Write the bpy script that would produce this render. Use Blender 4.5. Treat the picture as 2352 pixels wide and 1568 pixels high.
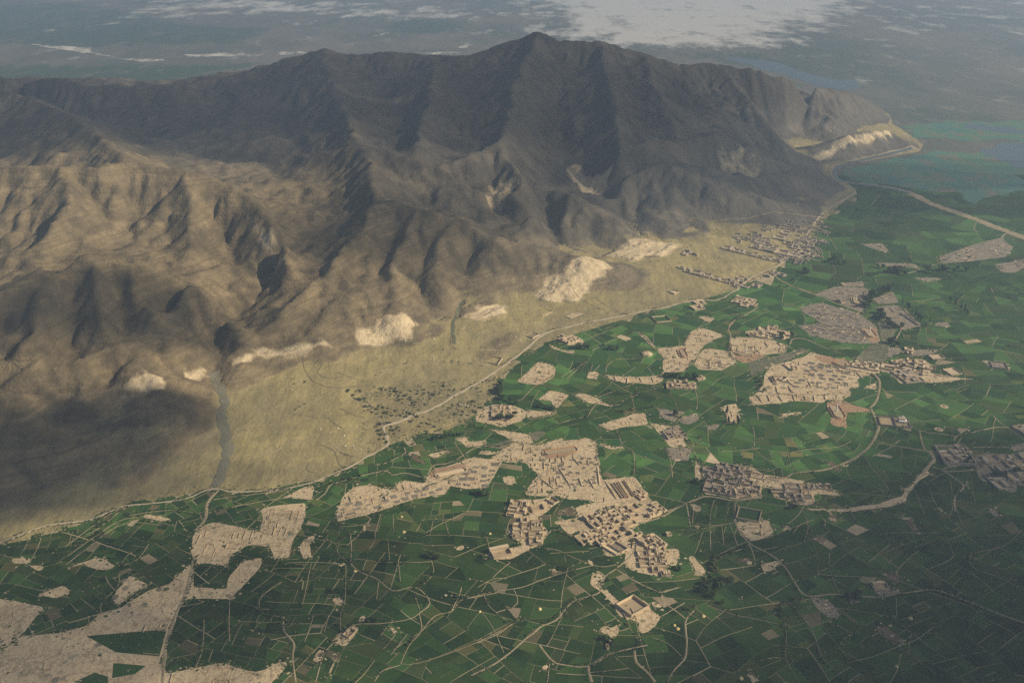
import bpy, math, random
import numpy as np
from mathutils import Vector
from mathutils.geometry import tessellate_polygon

# ------------------------------------------------------------------ clear
for o in list(bpy.data.objects):
    bpy.data.objects.remove(o)
SC = bpy.context.scene
COL = SC.collection
RNG = random.Random(7)
NP = np.random.RandomState(11)

# ------------------------------------------------------------------ camera
CAM_H = 1000.0
PITCH = math.radians(23.8)
FOC = 2305.0            # focal length in units of the 2352 x 1568 survey print
cam_d = bpy.data.cameras.new('camera')
cam = bpy.data.objects.new('camera', cam_d); COL.objects.link(cam)
cam.location = (0, 0, CAM_H)
cam.rotation_euler = (math.pi/2 - PITCH, 0, 0)
cam_d.sensor_width = 36.0
cam_d.lens = 36.0*FOC/2352.0
cam_d.clip_start = 1.0
cam_d.clip_end = 60000.0
SC.camera = cam

# ------------------------------------------------------------------ world, sun, exposure
SUN_EL = math.radians(33)
SUN_AZ = math.radians(102)       # clockwise from +Y (the view direction): sun to the right, a little behind
w = bpy.data.worlds.new('World'); SC.world = w; w.use_nodes = True
nt = w.node_tree
bg = nt.nodes['Background']
sky = nt.nodes.new('ShaderNodeTexSky')
sky.sky_type = 'NISHITA'; sky.sun_disc = False
sky.sun_elevation = SUN_EL; sky.sun_rotation = SUN_AZ
sky.altitude = 1800; sky.dust_density = 4.5
nt.links.new(sky.outputs[0], bg.inputs[0])
bg.inputs[1].default_value = 0.05
sun_d = bpy.data.lights.new('sun', 'SUN'); sun_d.energy = 5.0; sun_d.angle = math.radians(0.53)
sun_d.color = (1.0, 0.85, 0.60)
sun = bpy.data.objects.new('sun', sun_d); COL.objects.link(sun)
SUN_DIR = Vector((math.sin(SUN_AZ)*math.cos(SUN_EL), math.cos(SUN_AZ)*math.cos(SUN_EL), math.sin(SUN_EL)))
sun.rotation_euler = SUN_DIR.to_track_quat('Z', 'Y').to_euler()
sun.location = (3000, 0, 3000)
SC.view_settings.view_transform = 'Standard'
SC.view_settings.look = 'None'
SC.view_settings.exposure = 0.2
SC.view_settings.gamma = 1.0
SC.cycles.max_bounces = 5
SC.cycles.diffuse_bounces = 2
SC.cycles.volume_bounces = 1
SC.cycles.transparent_max_bounces = 40
SC.cycles.use_denoising = False
SC.cycles.volume_step_rate = 4.0

# ------------------------------------------------------------------ survey: print coordinates -> metres on the ground
CP, SP = math.cos(PITCH), math.sin(PITCH)
def at(sx, sy, z=0.0):
    a = (sx-1176.0)/FOC; b = (784.0-sy)/FOC
    dy = CP + b*SP; dz = -SP + b*CP
    t = (z-CAM_H)/dz
    return (a*t, dy*t)
TILE = {'S': (0, 0, 1), 'A': (1081.9, 1034.9, .25023), 'B': (1552.4, 940.8, .25023), 'C': (1129.0, 705.6, .25023),
        'D': (1646.4, 705.6, .25023), 'E': (705.6, 940.8, .25023), 'F': (1411.2, 517.4, .25023),
        'G': (0, 1081.9, .31027), 'H': (564.5, 1176.0, .25023), 'I': (1081.9, 1176.0, .25023),
        'J': (1622.9, 1081.9, .31027), 'K': (1764, 545.7, .25023), 'L': (1764, 263.4, .25023),
        'M': (611.5, 705.6, .25023), 'N': (1975.7, 893.8, .17998)}
def S(tile, pts):
    x0, y0, k = TILE[tile]
    return [(x0+k*u, y0+k*v) for u, v in pts]
def W(tile, pts, z=0.0):
    return [at(x, y, z) for x, y in S(tile, pts)]

# ------------------------------------------------------------------ noise
_perm = NP.permutation(512)
_perm = np.concatenate([_perm, _perm])
_ang = NP.rand(512)*2*np.pi
_gx, _gy = np.cos(_ang), np.sin(_ang)
def gnoise(x, y):
    x = np.asarray(x, float); y = np.asarray(y, float)
    xi = np.floor(x).astype(int); yi = np.floor(y).astype(int)
    xf = x-xi; yf = y-yi
    u = xf*xf*xf*(xf*(xf*6-15)+10); v = yf*yf*yf*(yf*(yf*6-15)+10)
    def g(ix, iy, dx, dy):
        h = _perm[(_perm[ix & 511]+iy) & 511]
        return _gx[h]*dx+_gy[h]*dy
    n00 = g(xi, yi, xf, yf); n10 = g(xi+1, yi, xf-1, yf)
    n01 = g(xi, yi+1, xf, yf-1); n11 = g(xi+1, yi+1, xf-1, yf-1)
    return (n00*(1-u)+n10*u)*(1-v)+(n01*(1-u)+n11*u)*v
def fbm(x, y, oct=5, gain=.5, ridged=False):
    s = 0; a = 1.0; f = 1.0
    for i in range(oct):
        n = gnoise(x*f+i*17.3, y*f-i*9.1)
        if ridged: n = .5-np.abs(n)*2
        s = s+a*n; a *= gain; f *= 2.03
    return s
def sstep(a, b, x):
    t = np.clip((x-a)/(b-a), 0, 1)
    return t*t*(3-2*t)
def pip(x, y, poly):
    r = False; x1, y1 = poly[-1]
    for x2, y2 in poly:
        if (y1 > y) != (y2 > y) and x < (x2-x1)*(y-y1)/(y2-y1)+x1: r = not r
        x1, y1 = x2, y2
    return r
def in_poly(px, py, poly):
    if np.ndim(px) == 0: return pip(float(px), float(py), poly)
    px = np.asarray(px, float); py = np.asarray(py, float)
    r = np.zeros(px.shape, bool)
    n = len(poly)
    for i in range(n):
        x1, y1 = poly[i]; x2, y2 = poly[(i+1) % n]
        if y1 == y2: continue
        c = ((y1 > py) != (y2 > py)) & (px < (x2-x1)*(py-y1)/(y2-y1)+x1)
        r ^= c
    return r
def seg_dist(px, py, line, closed=False):
    d = np.full(np.shape(px), 1e9)
    n = len(line)
    for i in range(n if closed else n-1):
        x1, y1 = line[i]; x2, y2 = line[(i+1) % n]
        vx, vy = x2-x1, y2-y1
        L = vx*vx+vy*vy+1e-9
        t = np.clip(((px-x1)*vx+(py-y1)*vy)/L, 0, 1)
        d = np.minimum(d, (px-x1-t*vx)**2+(py-y1-t*vy)**2)
    return np.sqrt(d)

# ------------------------------------------------------------------ materials
def material(name):
    m = bpy.data.materials.new(name); m.use_nodes = True
    n = m.node_tree.nodes; b = n['Principled BSDF']
    b.inputs['Roughness'].default_value = 0.9
    b.inputs['Specular IOR Level'].default_value = 0.12
    return m, m.node_tree, b
class NB:
    """small helper to write node graphs"""
    def __init__(s, tree): s.t = tree
    def n(s, kind, **kw):
        x = s.t.nodes.new(kind)
        for k, v in kw.items():
            if hasattr(x, k): setattr(x, k, v)
            else: x.inputs[k].default_value = v
        return x
    def l(s, a, b): s.t.links.new(a, b)
    def pos(s):
        return s.n('ShaderNodeNewGeometry').outputs['Position']
    def noise(s, vec, scale, detail=6, rough=.55, dist=0.0):
        x = s.n('ShaderNodeTexNoise'); x.inputs['Scale'].default_value = scale
        x.inputs['Detail'].default_value = detail; x.inputs['Roughness'].default_value = rough
        x.inputs['Distortion'].default_value = dist
        s.l(vec, x.inputs['Vector']); return x.outputs['Fac']
    def ramp(s, fac, stops):
        x = s.n('ShaderNodeValToRGB'); e = x.color_ramp.elements
        while len(e) < len(stops): e.new(0.5)
        for k, (p, c) in zip(e, stops):
            k.position = p
            k.color = (c, c, c, 1) if isinstance(c, (int, float)) else (*c, 1)
        s.l(fac, x.inputs['Fac']); return x.outputs['Color']
    def mix(s, fac, a, b, mode='MIX'):
        x = s.n('ShaderNodeMix'); x.data_type = 'RGBA'; x.blend_type = mode
        for v, i in ((fac, 0), (a, 6), (b, 7)):
            if hasattr(v, 'links'): s.l(v, x.inputs[i])
            elif i == 0: x.inputs[0].default_value = v
            else: x.inputs[i].default_value = (*v, 1)
        return x.outputs[2]
    def math(s, op, a, b=0.0):
        x = s.n('ShaderNodeMath'); x.operation = op
        for v, i in ((a, 0), (b, 1)):
            if hasattr(v, 'links'): s.l(v, x.inputs[i])
            else: x.inputs[i].default_value = v
        return x.outputs[0]
    def attr(s, name, out='Fac'):
        x = s.n('ShaderNodeAttribute'); x.attribute_name = name; return x.outputs[out]
    def bump(s, h, strength, dist, bsdf):
        x = s.n('ShaderNodeBump'); x.inputs['Strength'].default_value = strength
        x.inputs['Distance'].default_value = dist
        s.l(h, x.inputs['Height']); s.l(x.outputs[0], bsdf.inputs['Normal'])
    def scale(s, vec, sx, sy, sz):
        x = s.n('ShaderNodeMapping'); x.inputs['Scale'].default_value = (sx, sy, sz)
        s.l(vec, x.inputs['Vector']); return x.outputs[0]
MAT = {}
def earth_mat(name, c1, c2, c3, scale=.02, bump=.6, dist=2.0):
    m, t, b = material(name); q = NB(t); p = q.pos()
    a = q.noise(p, scale, 8, .62); f = q.noise(p, scale*9, 6, .65)
    c = q.mix(q.ramp(a, [(.36, 0), (.66, 1)]), c1, c2)
    c = q.mix(q.ramp(f, [(.47, 0), (.70, .9)]), c, c3)
    rut = q.ramp(q.noise(p, scale*1.7, 3, .5, .6), [(.475, 0), (.497, .75), (.503, .75), (.525, 0)])
    rut2 = q.ramp(q.noise(q.scale(p, 1.0, 1.0, 1.0), scale*4.5, 3, .5, 1.2), [(.475, 0), (.497, .4), (.503, .4), (.525, 0)])
    c = q.mix(rut, c, tuple(v*.55 for v in c2)); c = q.mix(rut2, c, tuple(v*.62 for v in c2))
    scr = q.ramp(q.noise(p, scale*2.6, 7, .7), [(.62, 0), (.72, .5)])
    c = q.mix(scr, c, (c2[0]*.55, c2[1]*.62, c2[2]*.5))
    q.l(c, b.inputs['Base Color'])
    q.bump(q.math('ADD', f, q.math('MULTIPLY', q.noise(p, scale*40, 3), .4)), bump, dist, b)
    MAT[name] = m; return m
earth_mat('soil', (.30, .24, .15), (.22, .19, .11), (.16, .16, .08), .02)
earth_mat('pale_soil', (.66, .53, .355), (.55, .43, .28), (.40, .31, .195), .016, .7, 3)
earth_mat('grey_soil', (.30, .255, .205), (.24, .21, .17), (.18, .155, .13), .02, .7, 2)
earth_mat('brown_soil', (.17, .125, .085), (.14, .105, .07), (.2, .15, .1), .03)
earth_mat('red_soil', (.42, .27, .17), (.36, .235, .15), (.48, .33, .21), .03)
earth_mat('riverbed_soil', (.20, .185, .13), (.125, .135, .08), (.09, .11, .055), .015)
earth_mat('road_dust', (.38, .315, .215), (.31, .255, .165), (.235, .2, .12), .04, .3, .5)
earth_mat('main_road_dust', (.50, .425, .31), (.44, .37, .265), (.37, .31, .22), .04, .3, .5)
earth_mat('dry_channel_soil', (.20, .165, .10), (.17, .14, .085), (.14, .12, .07), .03)
earth_mat('stream_gravel', (.23, .22, .165), (.19, .18, .13), (.15, .145, .1), .03)
earth_mat('asphalt_dust', (.36, .33, .28), (.32, .29, .25), (.29, .26, .22), .04, .3, .5)
def mud_mat(name, base, var=.17):
    m, t, b = material(name); q = NB(t)
    oi = q.n('ShaderNodeObjectInfo').outputs['Random']
    p = q.pos(); a = q.noise(p, .35, 4)
    v = q.math('ADD', q.math('MULTIPLY', oi, var*2), q.math('ADD', q.math('MULTIPLY', a, .35), 1-var-.175))
    hs = q.n('ShaderNodeHueSaturation'); hs.inputs['Color'].default_value = (*base, 1)
    q.l(v, hs.inputs['Value']); q.l(hs.outputs[0], b.inputs['Base Color'])
    q.bump(q.noise(p, 1.2, 4), .4, .3, b)
    MAT[name] = m; return m
mud_mat('mud_wall', (.53, .42, .285))
mud_mat('mud_roof', (.60, .49, .345))
mud_mat('courtyard_earth', (.38, .30, .20), .14)
mud_mat('grey_mud_wall', (.38, .315, .245))
mud_mat('grey_mud_roof', (.42, .355, .28))
m, t, b = material('salt_crust'); q = NB(t); p = q.scale(q.pos(), 1, .5, 1)
c = q.mix(q.ramp(q.noise(p, .006, 9, .72), [(.42, 0), (.58, 1)]), (.13, .135, .115), (.66, .63, .59))
q.l(c, b.inputs['Base Color']); MAT['salt_crust'] = m
mud_mat('white_plaster', (.74, .72, .68), .04)
mud_mat('dark_opening', (.035, .03, .025), .02)
mud_mat('fired_brick', (.52, .29, .15), .08)
mud_mat('raw_brick', (.235, .205, .17), .12)
mud_mat('garden_green', (.03, .075, .022), .05)
mud_mat('straw', (.62, .50, .24), .08)
mud_mat('bark', (.14, .10, .07), .1)
def leaf_mat(name, col):
    m, t, b = material(name); q = NB(t)
    oi = q.n('ShaderNodeObjectInfo').outputs['Random']
    a = q.noise(q.pos(), .5, 3)
    v = q.math('ADD', q.math('MULTIPLY', oi, .5), q.math('ADD', q.math('MULTIPLY', a, .9), .3))
    hs = q.n('ShaderNodeHueSaturation'); hs.inputs['Color'].default_value = (*col, 1)
    q.l(v, hs.inputs['Value']); q.l(hs.outputs[0], b.inputs['Base Color'])
    MAT[name] = m; return m
leaf_mat('leaf_dark', (.05, .08, .03))
leaf_mat('leaf_olive', (.11, .13, .045))
leaf_mat('leaf_scrub', (.075, .085, .05))
# crops: colour of each parcel comes from its tint, regional light and shade included
m, t, b = material('crop'); q = NB(t); p = q.pos()
tint = q.attr('tint', 'Color')
n1 = q.noise(p, .022, 6, .6); n2 = q.noise(p, .5, 4, .6)
n3 = q.noise(p, .09, 6, .65)
c = q.mix(q.ramp(n1, [(.42, .0), (.72, .6)]), tint, (.05, .085, .022))
c = q.mix(q.ramp(n3, [(.60, 0), (.74, .65)]), c, (.10, .10, .045))
hs = q.n('ShaderNodeHueSaturation'); q.l(c, hs.inputs['Color'])
q.l(q.math('ADD', q.math('MULTIPLY', n2, .9), .55), hs.inputs['Value'])
q.l(hs.outputs[0], b.inputs['Base Color'])
q.bump(n2, .8, .5, b); b.inputs['Specular IOR Level'].default_value = .08
MAT['crop'] = m
# water
m, t, b = material('water'); q = NB(t); p = q.pos()
b.inputs['Base Color'].default_value = (.09, .12, .135, 1); b.inputs['Roughness'].default_value = .35
b.inputs['Specular IOR Level'].default_value = .5
q.bump(q.noise(p, .2, 3), .15, .3, b); MAT['water'] = m
# marsh: reeds and algae over shallow water
m, t, b = material('marsh'); q = NB(t); p = q.scale(q.pos(), 1, .55, 1)
a = q.noise(p, .006, 8, .68); f = q.noise(p, .012, 9, .78)
c = q.mix(q.ramp(a, [(.40, 0), (.56, 1)]), (.075, .185, .155), (.095, .195, .11))
c = q.mix(q.ramp(f, [(.52, 0), (.60, .95)]), c, (.20, .155, .125))
q.l(c, b.inputs['Base Color']); b.inputs['Roughness'].default_value = .6; MAT['marsh'] = m
# mountains and fan
m, t, b = material('mountain'); q = NB(t); p = q.pos()
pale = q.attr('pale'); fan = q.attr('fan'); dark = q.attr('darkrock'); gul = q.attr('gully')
big = q.noise(p, .0035, 7, .6); mid = q.noise(p, .018, 7, .62); fine = q.noise(p, .14, 6, .65)
zs = q.scale(p, .0016, .0016, .055)
strata = q.noise(zs, 1.0, 7, .68, 2.2)
rock = q.mix(q.ramp(strata, [(.38, 0), (.62, 1)]), (.17, .135, .08), (.27, .21, .13))
rock = q.mix(q.ramp(mid, [(.42, 0), (.64, .85)]), rock, (.105, .085, .055))
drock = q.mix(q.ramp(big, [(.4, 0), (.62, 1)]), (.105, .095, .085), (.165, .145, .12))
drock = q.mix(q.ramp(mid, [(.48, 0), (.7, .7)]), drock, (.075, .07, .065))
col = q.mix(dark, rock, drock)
fanc = q.mix(q.ramp(mid, [(.35, 0), (.68, 1)]), (.44, .365, .175), (.305, .255, .12))
fanc = q.mix(q.ramp(big, [(.45, 0), (.6, .6)]), fanc, (.225, .195, .125))
wash = q.ramp(q.noise(q.scale(p, 1.0, .55, 1), .011, 4, .55, .8), [(.48, 0), (.498, .3), (.502, .3), (.52, 0)])
fanc = q.mix(wash, fanc, (.165, .145, .09))
mp = q.n('ShaderNodeMapping'); mp.inputs['Rotation'].default_value = (0, 0, math.radians(48)); mp.inputs['Scale'].default_value = (1.0, .16, 1.0)
q.l(p, mp.inputs['Vector']); dr = mp.outputs[0]
rill = q.ramp(q.noise(dr, .035, 6, .6, .4), [(.44, 0), (.49, .75), (.51, .75), (.56, 0)])
fanc = q.mix(q.math('MULTIPLY', rill, .55), fanc, (.19, .165, .09))
fanc = q.mix(q.ramp(q.noise(dr, .012, 5, .6), [(.5, 0), (.66, .55)]), fanc, (.22, .185, .105))
fanc = q.mix(q.ramp(q.noise(p, .05, 6, .7), [(.56, 0), (.70, .7)]), fanc, (.16, .15, .08))
col = q.mix(fan, col, fanc)
grav = q.ramp(fine, [(.48, 0), (.75, .3)])
col = q.mix(grav, col, (.14, .115, .08))
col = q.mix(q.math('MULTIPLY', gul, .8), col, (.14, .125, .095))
pm = q.ramp(q.math('ADD', pale, q.math('MULTIPLY', q.math('SUBTRACT', q.noise(q.scale(p, 1, 1, .35), .02, 7, .62), .5), 1.2)), [(.36, 0), (.64, 1)])
palec = q.mix(q.ramp(q.noise(q.scale(p, 1, 1, .2), .06, 6, .6), [(.42, 0), (.66, 1)]), (.66, .54, .36), (.46, .365, .235))
col = q.mix(q.math('MULTIPLY', pm, .95), col, palec)
q.l(col, b.inputs['Base Color'])
rel = q.math('SUBTRACT', 1.0, q.math('MULTIPLY', fan, .5))
q.bump(q.math('MULTIPLY', rel, q.math('ADD', q.math('MULTIPLY', mid, 2.2), q.math('MULTIPLY', fine, .35))), .7, 9.0, b)
MAT['mountain'] = m
# ground sheet (valley floor and far plain)
m, t, b = material('ground'); q = NB(t); p = q.pos()
far = q.attr('far'); salt = q.attr('salt'); veg = q.attr('veg')
near_c = q.mix(q.ramp(q.noise(p, .02, 7, .6), [(.4, 0), (.62, 1)]), (.44, .365, .24), (.30, .26, .15))
pf = q.scale(p, 1, .45, 1)
a = q.noise(pf, .0011, 8, .66); f = q.noise(pf, .007, 7, .68)
far_c = q.mix(q.ramp(a, [(.40, 0), (.60, 1)]), (.085, .105, .09), (.165, .15, .13))
far_c = q.mix(q.ramp(f, [(.55, 0), (.68, .6)]), far_c, (.30, .27, .235))
vg = q.ramp(q.math('ADD', veg, q.math('MULTIPLY', q.math('SUBTRACT', f, .5), 3.0)), [(.30, 0), (.75, .9)])
far_c = q.mix(vg, far_c, (.045, .085, .06))
sm = q.ramp(q.math('ADD', salt, q.math('MULTIPLY', q.math('SUBTRACT', q.noise(pf, .0035, 10, .74), .5), 3.1)), [(.30, 0), (.78, 1)])
far_c = q.mix(q.math('MULTIPLY', sm, .85), far_c, (.66, .64, .62))
q.l(q.mix(far, near_c, far_c), b.inputs['Base Color'])
q.bump(q.noise(p, .05, 6), .5, 2.0, b)
MAT['ground'] = m
m, t, b = material('cloud'); b.inputs['Base Color'].default_value = (.9, .9, .92, 1)
b.inputs['Roughness'].default_value = 1.0
q = NB(t)
tr = q.n('ShaderNodeBsdfTransparent'); tl = q.n('ShaderNodeBsdfTranslucent'); tl.inputs[0].default_value = (.9, .9, .92, 1)
ms = q.n('ShaderNodeMixShader'); ms.inputs[0].default_value = .35
q.l(b.outputs[0], ms.inputs[1]); q.l(tl.outputs[0], ms.inputs[2])
ms2 = q.n('ShaderNodeMixShader'); ms2.inputs[0].default_value = .84
q.l(ms.outputs[0], ms2.inputs[1]); q.l(tr.outputs[0], ms2.inputs[2])
q.l(ms2.outputs[0], t.nodes['Material Output'].inputs['Surface'])
MAT['cloud'] = m

# ------------------------------------------------------------------ mesh helpers
def link(name, me, mat, parent=None, loc=(0, 0, 0), rz=0.0):
    o = bpy.data.objects.new(name, me); COL.objects.link(o)
    if mat is not None and me is not None and not me.materials: me.materials.append(MAT[mat])
    o.location = loc
    if rz: o.rotation_euler = (0, 0, rz)
    if parent is not None: o.parent = parent
    return o
def mesh(name, verts, faces):
    me = bpy.data.meshes.new(name); me.from_pydata(verts, [], faces); return me
def tag(o, label=None, cat=None, group=None, kind=None):
    if label: o['label'] = label
    if cat: o['category'] = cat
    if group: o['group'] = group
    if kind: o['kind'] = kind
    return o
def empty(name, loc=(0, 0, 0), rz=0.0):
    o = bpy.data.objects.new(name, None); COL.objects.link(o)
    o.location = loc; o.rotation_euler = (0, 0, rz); o.empty_display_size = 3; return o
def box(v, f, x0, x1, y0, y1, z0, z1, taper=0.0):
    n = len(v); t = taper
    v += [(x0, y0, z0), (x1, y0, z0), (x1, y1, z0), (x0, y1, z0), (x0+t, y0+t, z1), (x1-t, y0+t, z1), (x1-t, y1-t, z1), (x0+t, y1-t, z1)]
    f += [(n, n+3, n+2, n+1), (n+4, n+5, n+6, n+7), (n, n+1, n+5, n+4), (n+1, n+2, n+6, n+5), (n+2, n+3, n+7, n+6), (n+3, n, n+4, n+7)]
def boxpart(name, mat, parent, *a, **k):
    v, f = [], []; box(v, f, *a, **k); return link(name, mesh(name, v, f), mat, parent)
def smooth_line(pts, step, closed=False):
    n = len(pts); out = []
    P = lambda i: pts[i % n] if closed else pts[max(0, min(n-1, i))]
    for i in range(n if closed else n-1):
        p0, p1, p2, p3 = P(i-1), P(i), P(i+1), P(i+2)
        L = math.hypot(p2[0]-p1[0], p2[1]-p1[1]); k = max(1, int(L/step))
        for j in range(k):
            t = j/k
            q = []
            for a, b, c, d in zip(p0, p1, p2, p3):
                q.append(.5*(2*b+(c-a)*t+(2*a-5*b+4*c-d)*t*t+(3*b-a-3*c+d)*t**3))
            out.append((q[0], q[1]))
    if not closed: out.append(tuple(pts[-1][:2]))
    return out
def poly_area(p):
    return .5*sum(p[i][0]*p[(i+1) % len(p)][1]-p[(i+1) % len(p)][0]*p[i][1] for i in range(len(p)))
def slab(v, f, poly, z0, z1, inset=0.0):
    """closed sheet with skirts from an outline"""
    if poly_area(poly) < 0: poly = poly[::-1]
    n = len(poly); k = len(v)
    v += [(x, y, z1) for x, y in poly]; v += [(x, y, z0) for x, y in poly]
    for t in tessellate_polygon([[Vector((x, y, 0)) for x, y in poly]]):
        a, b_, c = t
        (x1, y1), (x2, y2), (x3, y3) = poly[a], poly[b_], poly[c]
        if (x2-x1)*(y3-y1)-(x3-x1)*(y2-y1) < 0: b_, c = c, b_
        f.append((k+a, k+b_, k+c))
    for i in range(n):
        j = (i+1) % n
        f.append((k+i, k+n+i, k+n+j, k+j))
def set_attr(me, name, vals, dom='POINT', typ='FLOAT'):
    a = me.attributes.new(name, typ, dom)
    a.data.foreach_set('value' if typ == 'FLOAT' else 'color', np.asarray(vals, np.float32).ravel())

# ================================================================== TERRAIN
FOOT_S = [(-700, 1500), (-300, 1345), (-60, 1277), (0, 1255), (100, 1225), (225, 1188), (320, 1155), (420, 1135), (490, 1124), (600, 1126),
          (740, 1102), (800, 1075), (885, 1028), (960, 1000), (1040, 985), (1080, 965), (1110, 940), (1130, 905), (1150, 868), (1200, 812), (1240, 790), (1300, 775), (1400, 745),
          (1500, 712), (1600, 690), (1690, 668), (1720, 645), (1790, 615), (1860, 560), (1890, 510), (1940, 465),
          (1972, 445), (1950, 425), (1922, 408), (1915, 395), (1935, 380), (2010, 366), (2110, 348), (2120, 332), (2075, 300), (2050, 285), (2040, 262)]
FOOT = [at(x, y) for x, y in FOOT_S]+[(1850, 5450), (900, 5650), (-600, 5600), (-2400, 5500), (-4200, 5400), (-4200, 1400)]
ridges = [
 [(-300, 180, 330), (-100, 175, 335), (0, 172, 335), (100, 175, 334), (200, 200, 292), (330, 205, 285), (450, 200, 272), (600, 165, 318), (700, 130, 370), (742, 118, 393), (790, 132, 365), (850, 130, 370), (893, 120, 390), (950, 132, 372), (1070, 135, 380), (1150, 105, 430), (1200, 90, 455), (1240, 78, 478), (1290, 95, 450), (1380, 100, 440), (1480, 130, 385), (1560, 150, 340), (1650, 150, 330), (1720, 157, 315), (1800, 172, 275), (1880, 200, 200), (1950, 217, 140), (2000, 240, 70), (2045, 262, 15)],
 [(-250, 150, 420), (-60, 190, 390), (60, 225, 370), (130, 255, 355), (220, 310, 340), (290, 365, 330)],
 [(-300, 420, 330), (-150, 400, 330), (0, 390, 335), (80, 388, 337), (230, 380, 338), (300, 378, 332), (420, 395, 315), (500, 412, 295), (560, 440, 270), (620, 495, 230), (655, 560, 190), (668, 620, 150)],
 [(420, 395, 315), (430, 480, 250), (445, 560, 190)],
 [(150, 390, 336), (150, 470, 285), (120, 540, 245)],
 [(-300, 690, 255), (-150, 680, 260), (0, 645, 262), (100, 605, 266), (200, 585, 264), (300, 595, 246), (400, 605, 220), (470, 650, 185), (535, 735, 120)],
 [(200, 585, 264), (230, 660, 215), (240, 740, 165), (270, 800, 118)],
 [(-300, 900, 150), (-150, 900, 150), (0, 850, 150), (100, 830, 140), (200, 820, 127), (270, 800, 118), (350, 795, 110), (430, 790, 100), (480, 805, 78)],
 [(270, 800, 118), (330, 845, 95), (370, 866, 80), (365, 920, 50), (340, 990, 26)],
 [(0, 850, 150), (60, 920, 105), (100, 990, 62)],
 [(600, 760, 80), (700, 660, 130), (780, 590, 165), (830, 520, 195), (870, 462, 216), (850, 380, 255), (830, 335, 278), (760, 200, 330), (742, 118, 393)],
 [(870, 462, 216), (960, 480, 200), (1040, 495, 185), (1100, 520, 160), (1180, 560, 110), (1250, 582, 75), (1330, 594, 72), (1390, 605, 50)],
 [(960, 480, 200), (920, 560, 150), (900, 640, 105), (920, 690, 78), (900, 715, 62)],
 [(1040, 495, 185), (1010, 570, 135), (1000, 640, 88), (1040, 690, 50)],
 [(780, 590, 165), (800, 660, 110), (760, 720, 72), (680, 770, 50)],
 [(830, 335, 278), (960, 370, 245), (1060, 400, 215), (1150, 430, 185), (1230, 470, 140)],
 [(1240, 78, 478), (1200, 150, 395), (1180, 220, 330), (1150, 330, 262), (1190, 400, 200), (1180, 450, 160)],
 [(1150, 330, 262), (1060, 370, 235), (1010, 378, 232)],
 [(1310, 445, 132), (1290, 500, 90), (1300, 560, 42)],
 [(1310, 445, 132), (1370, 480, 100), (1450, 530, 50)],
 [(1400, 450, 110), (1450, 400, 155), (1510, 375, 182), (1580, 395, 160), (1700, 440, 95), (1800, 470, 50), (1880, 480, 20)],
 [(1510, 375, 182), (1500, 440, 110), (1540, 520, 45)],
 [(1430, 350, 212), (1500, 320, 226), (1560, 330, 206), (1640, 305, 216), (1690, 310, 200), (1760, 350, 150), (1830, 378, 90), (1890, 402, 35)],
 [(1480, 130, 385), (1500, 200, 310), (1530, 270, 250), (1560, 330, 206)],
 [(1650, 150, 330), (1720, 230, 225), (1760, 290, 150), (1790, 330, 95)],
 [(1380, 100, 440), (1400, 180, 345), (1420, 260, 280), (1430, 350, 212)],
 [(1000, 135, 378), (985, 220, 325), (960, 300, 285), (960, 370, 245)],
 [(1880, 200, 200), (1900, 250, 110), (1900, 290, 55)],
 [(1836, 348, 22), (1880, 334, 46), (1930, 318, 68), (1990, 303, 76), (2040, 304, 56), (2085, 328, 18)],
 [(100, 605, 266), (75, 700, 212), (50, 790, 168)], [(300, 595, 246), (340, 690, 178), (360, 770, 124)], [(400, 605, 220), (440, 690, 152), (470, 760, 104)],
 [(200, 820, 127), (190, 900, 88), (170, 970, 56)], [(1230, 470, 140), (1200, 520, 112), (1190, 560, 92)], [(700, 660, 130), (650, 715, 95), (600, 770, 66)], [(870, 462, 216), (850, 540, 172), (860, 620, 125), (850, 690, 85)],
]
valleys = [
 [(495, 1115, 1), (520, 1050, 8), (522, 990, 15), (505, 920, 26), (492, 855, 38), (530, 760, 62), (560, 700, 88), (620, 630, 112), (700, 560, 140), (755, 480, 180), (700, 410, 225), (600, 350, 246), (450, 330, 240), (330, 270, 240), (180, 245, 250), (40, 215, 262)],
 [(1045, 735, 16), (1065, 685, 34), (1062, 630, 68), (1090, 575, 100)],
 [(985, 740, 30), (970, 690, 55), (950, 620, 100)],
 [(1370, 580, 22), (1280, 565, 30), (1262, 500, 72), (1200, 520, 92), (1150, 490, 112), (1110, 445, 155), (1080, 420, 185)],
 [(1480, 548, 24), (1420, 478, 72), (1370, 442, 92), (1330, 405, 130), (1290, 340, 190), (1290, 240, 280)],
 [(1850, 405, 30), (1780, 405, 66), (1700, 395, 105), (1600, 372, 150)],
 [(1825, 338, 14), (1850, 300, 38), (1840, 250, 95)],
 [(60, 760, 172), (-60, 740, 195)], [(430, 700, 118), (330, 720, 142)],
 [(590, 640, 120), (540, 590, 150), (330, 600, 205), (250, 560, 220), (60, 590, 235)],
 [(10, 900, 102), (120, 890, 98), (180, 905, 85), (280, 935, 52)],
 [(150, 650, 215), (140, 740, 172), (160, 800, 138)], [(275, 680, 188), (300, 760, 134)], [(395, 690, 158), (415, 770, 108)], [(0, 720, 202), (10, 800, 156)], [(250, 860, 90), (250, 940, 54)], [(880, 560, 150), (880, 640, 105)], [(740, 650, 120), (700, 720, 84)],
 [(1080, 230, 318), (1070, 320, 262)], [(900, 230, 312), (920, 320, 262)], [(620, 260, 265), (700, 330, 250)],
 [(1600, 230, 250), (1640, 280, 215)], [(1330, 180, 345), (1340, 280, 250)],
]
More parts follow.
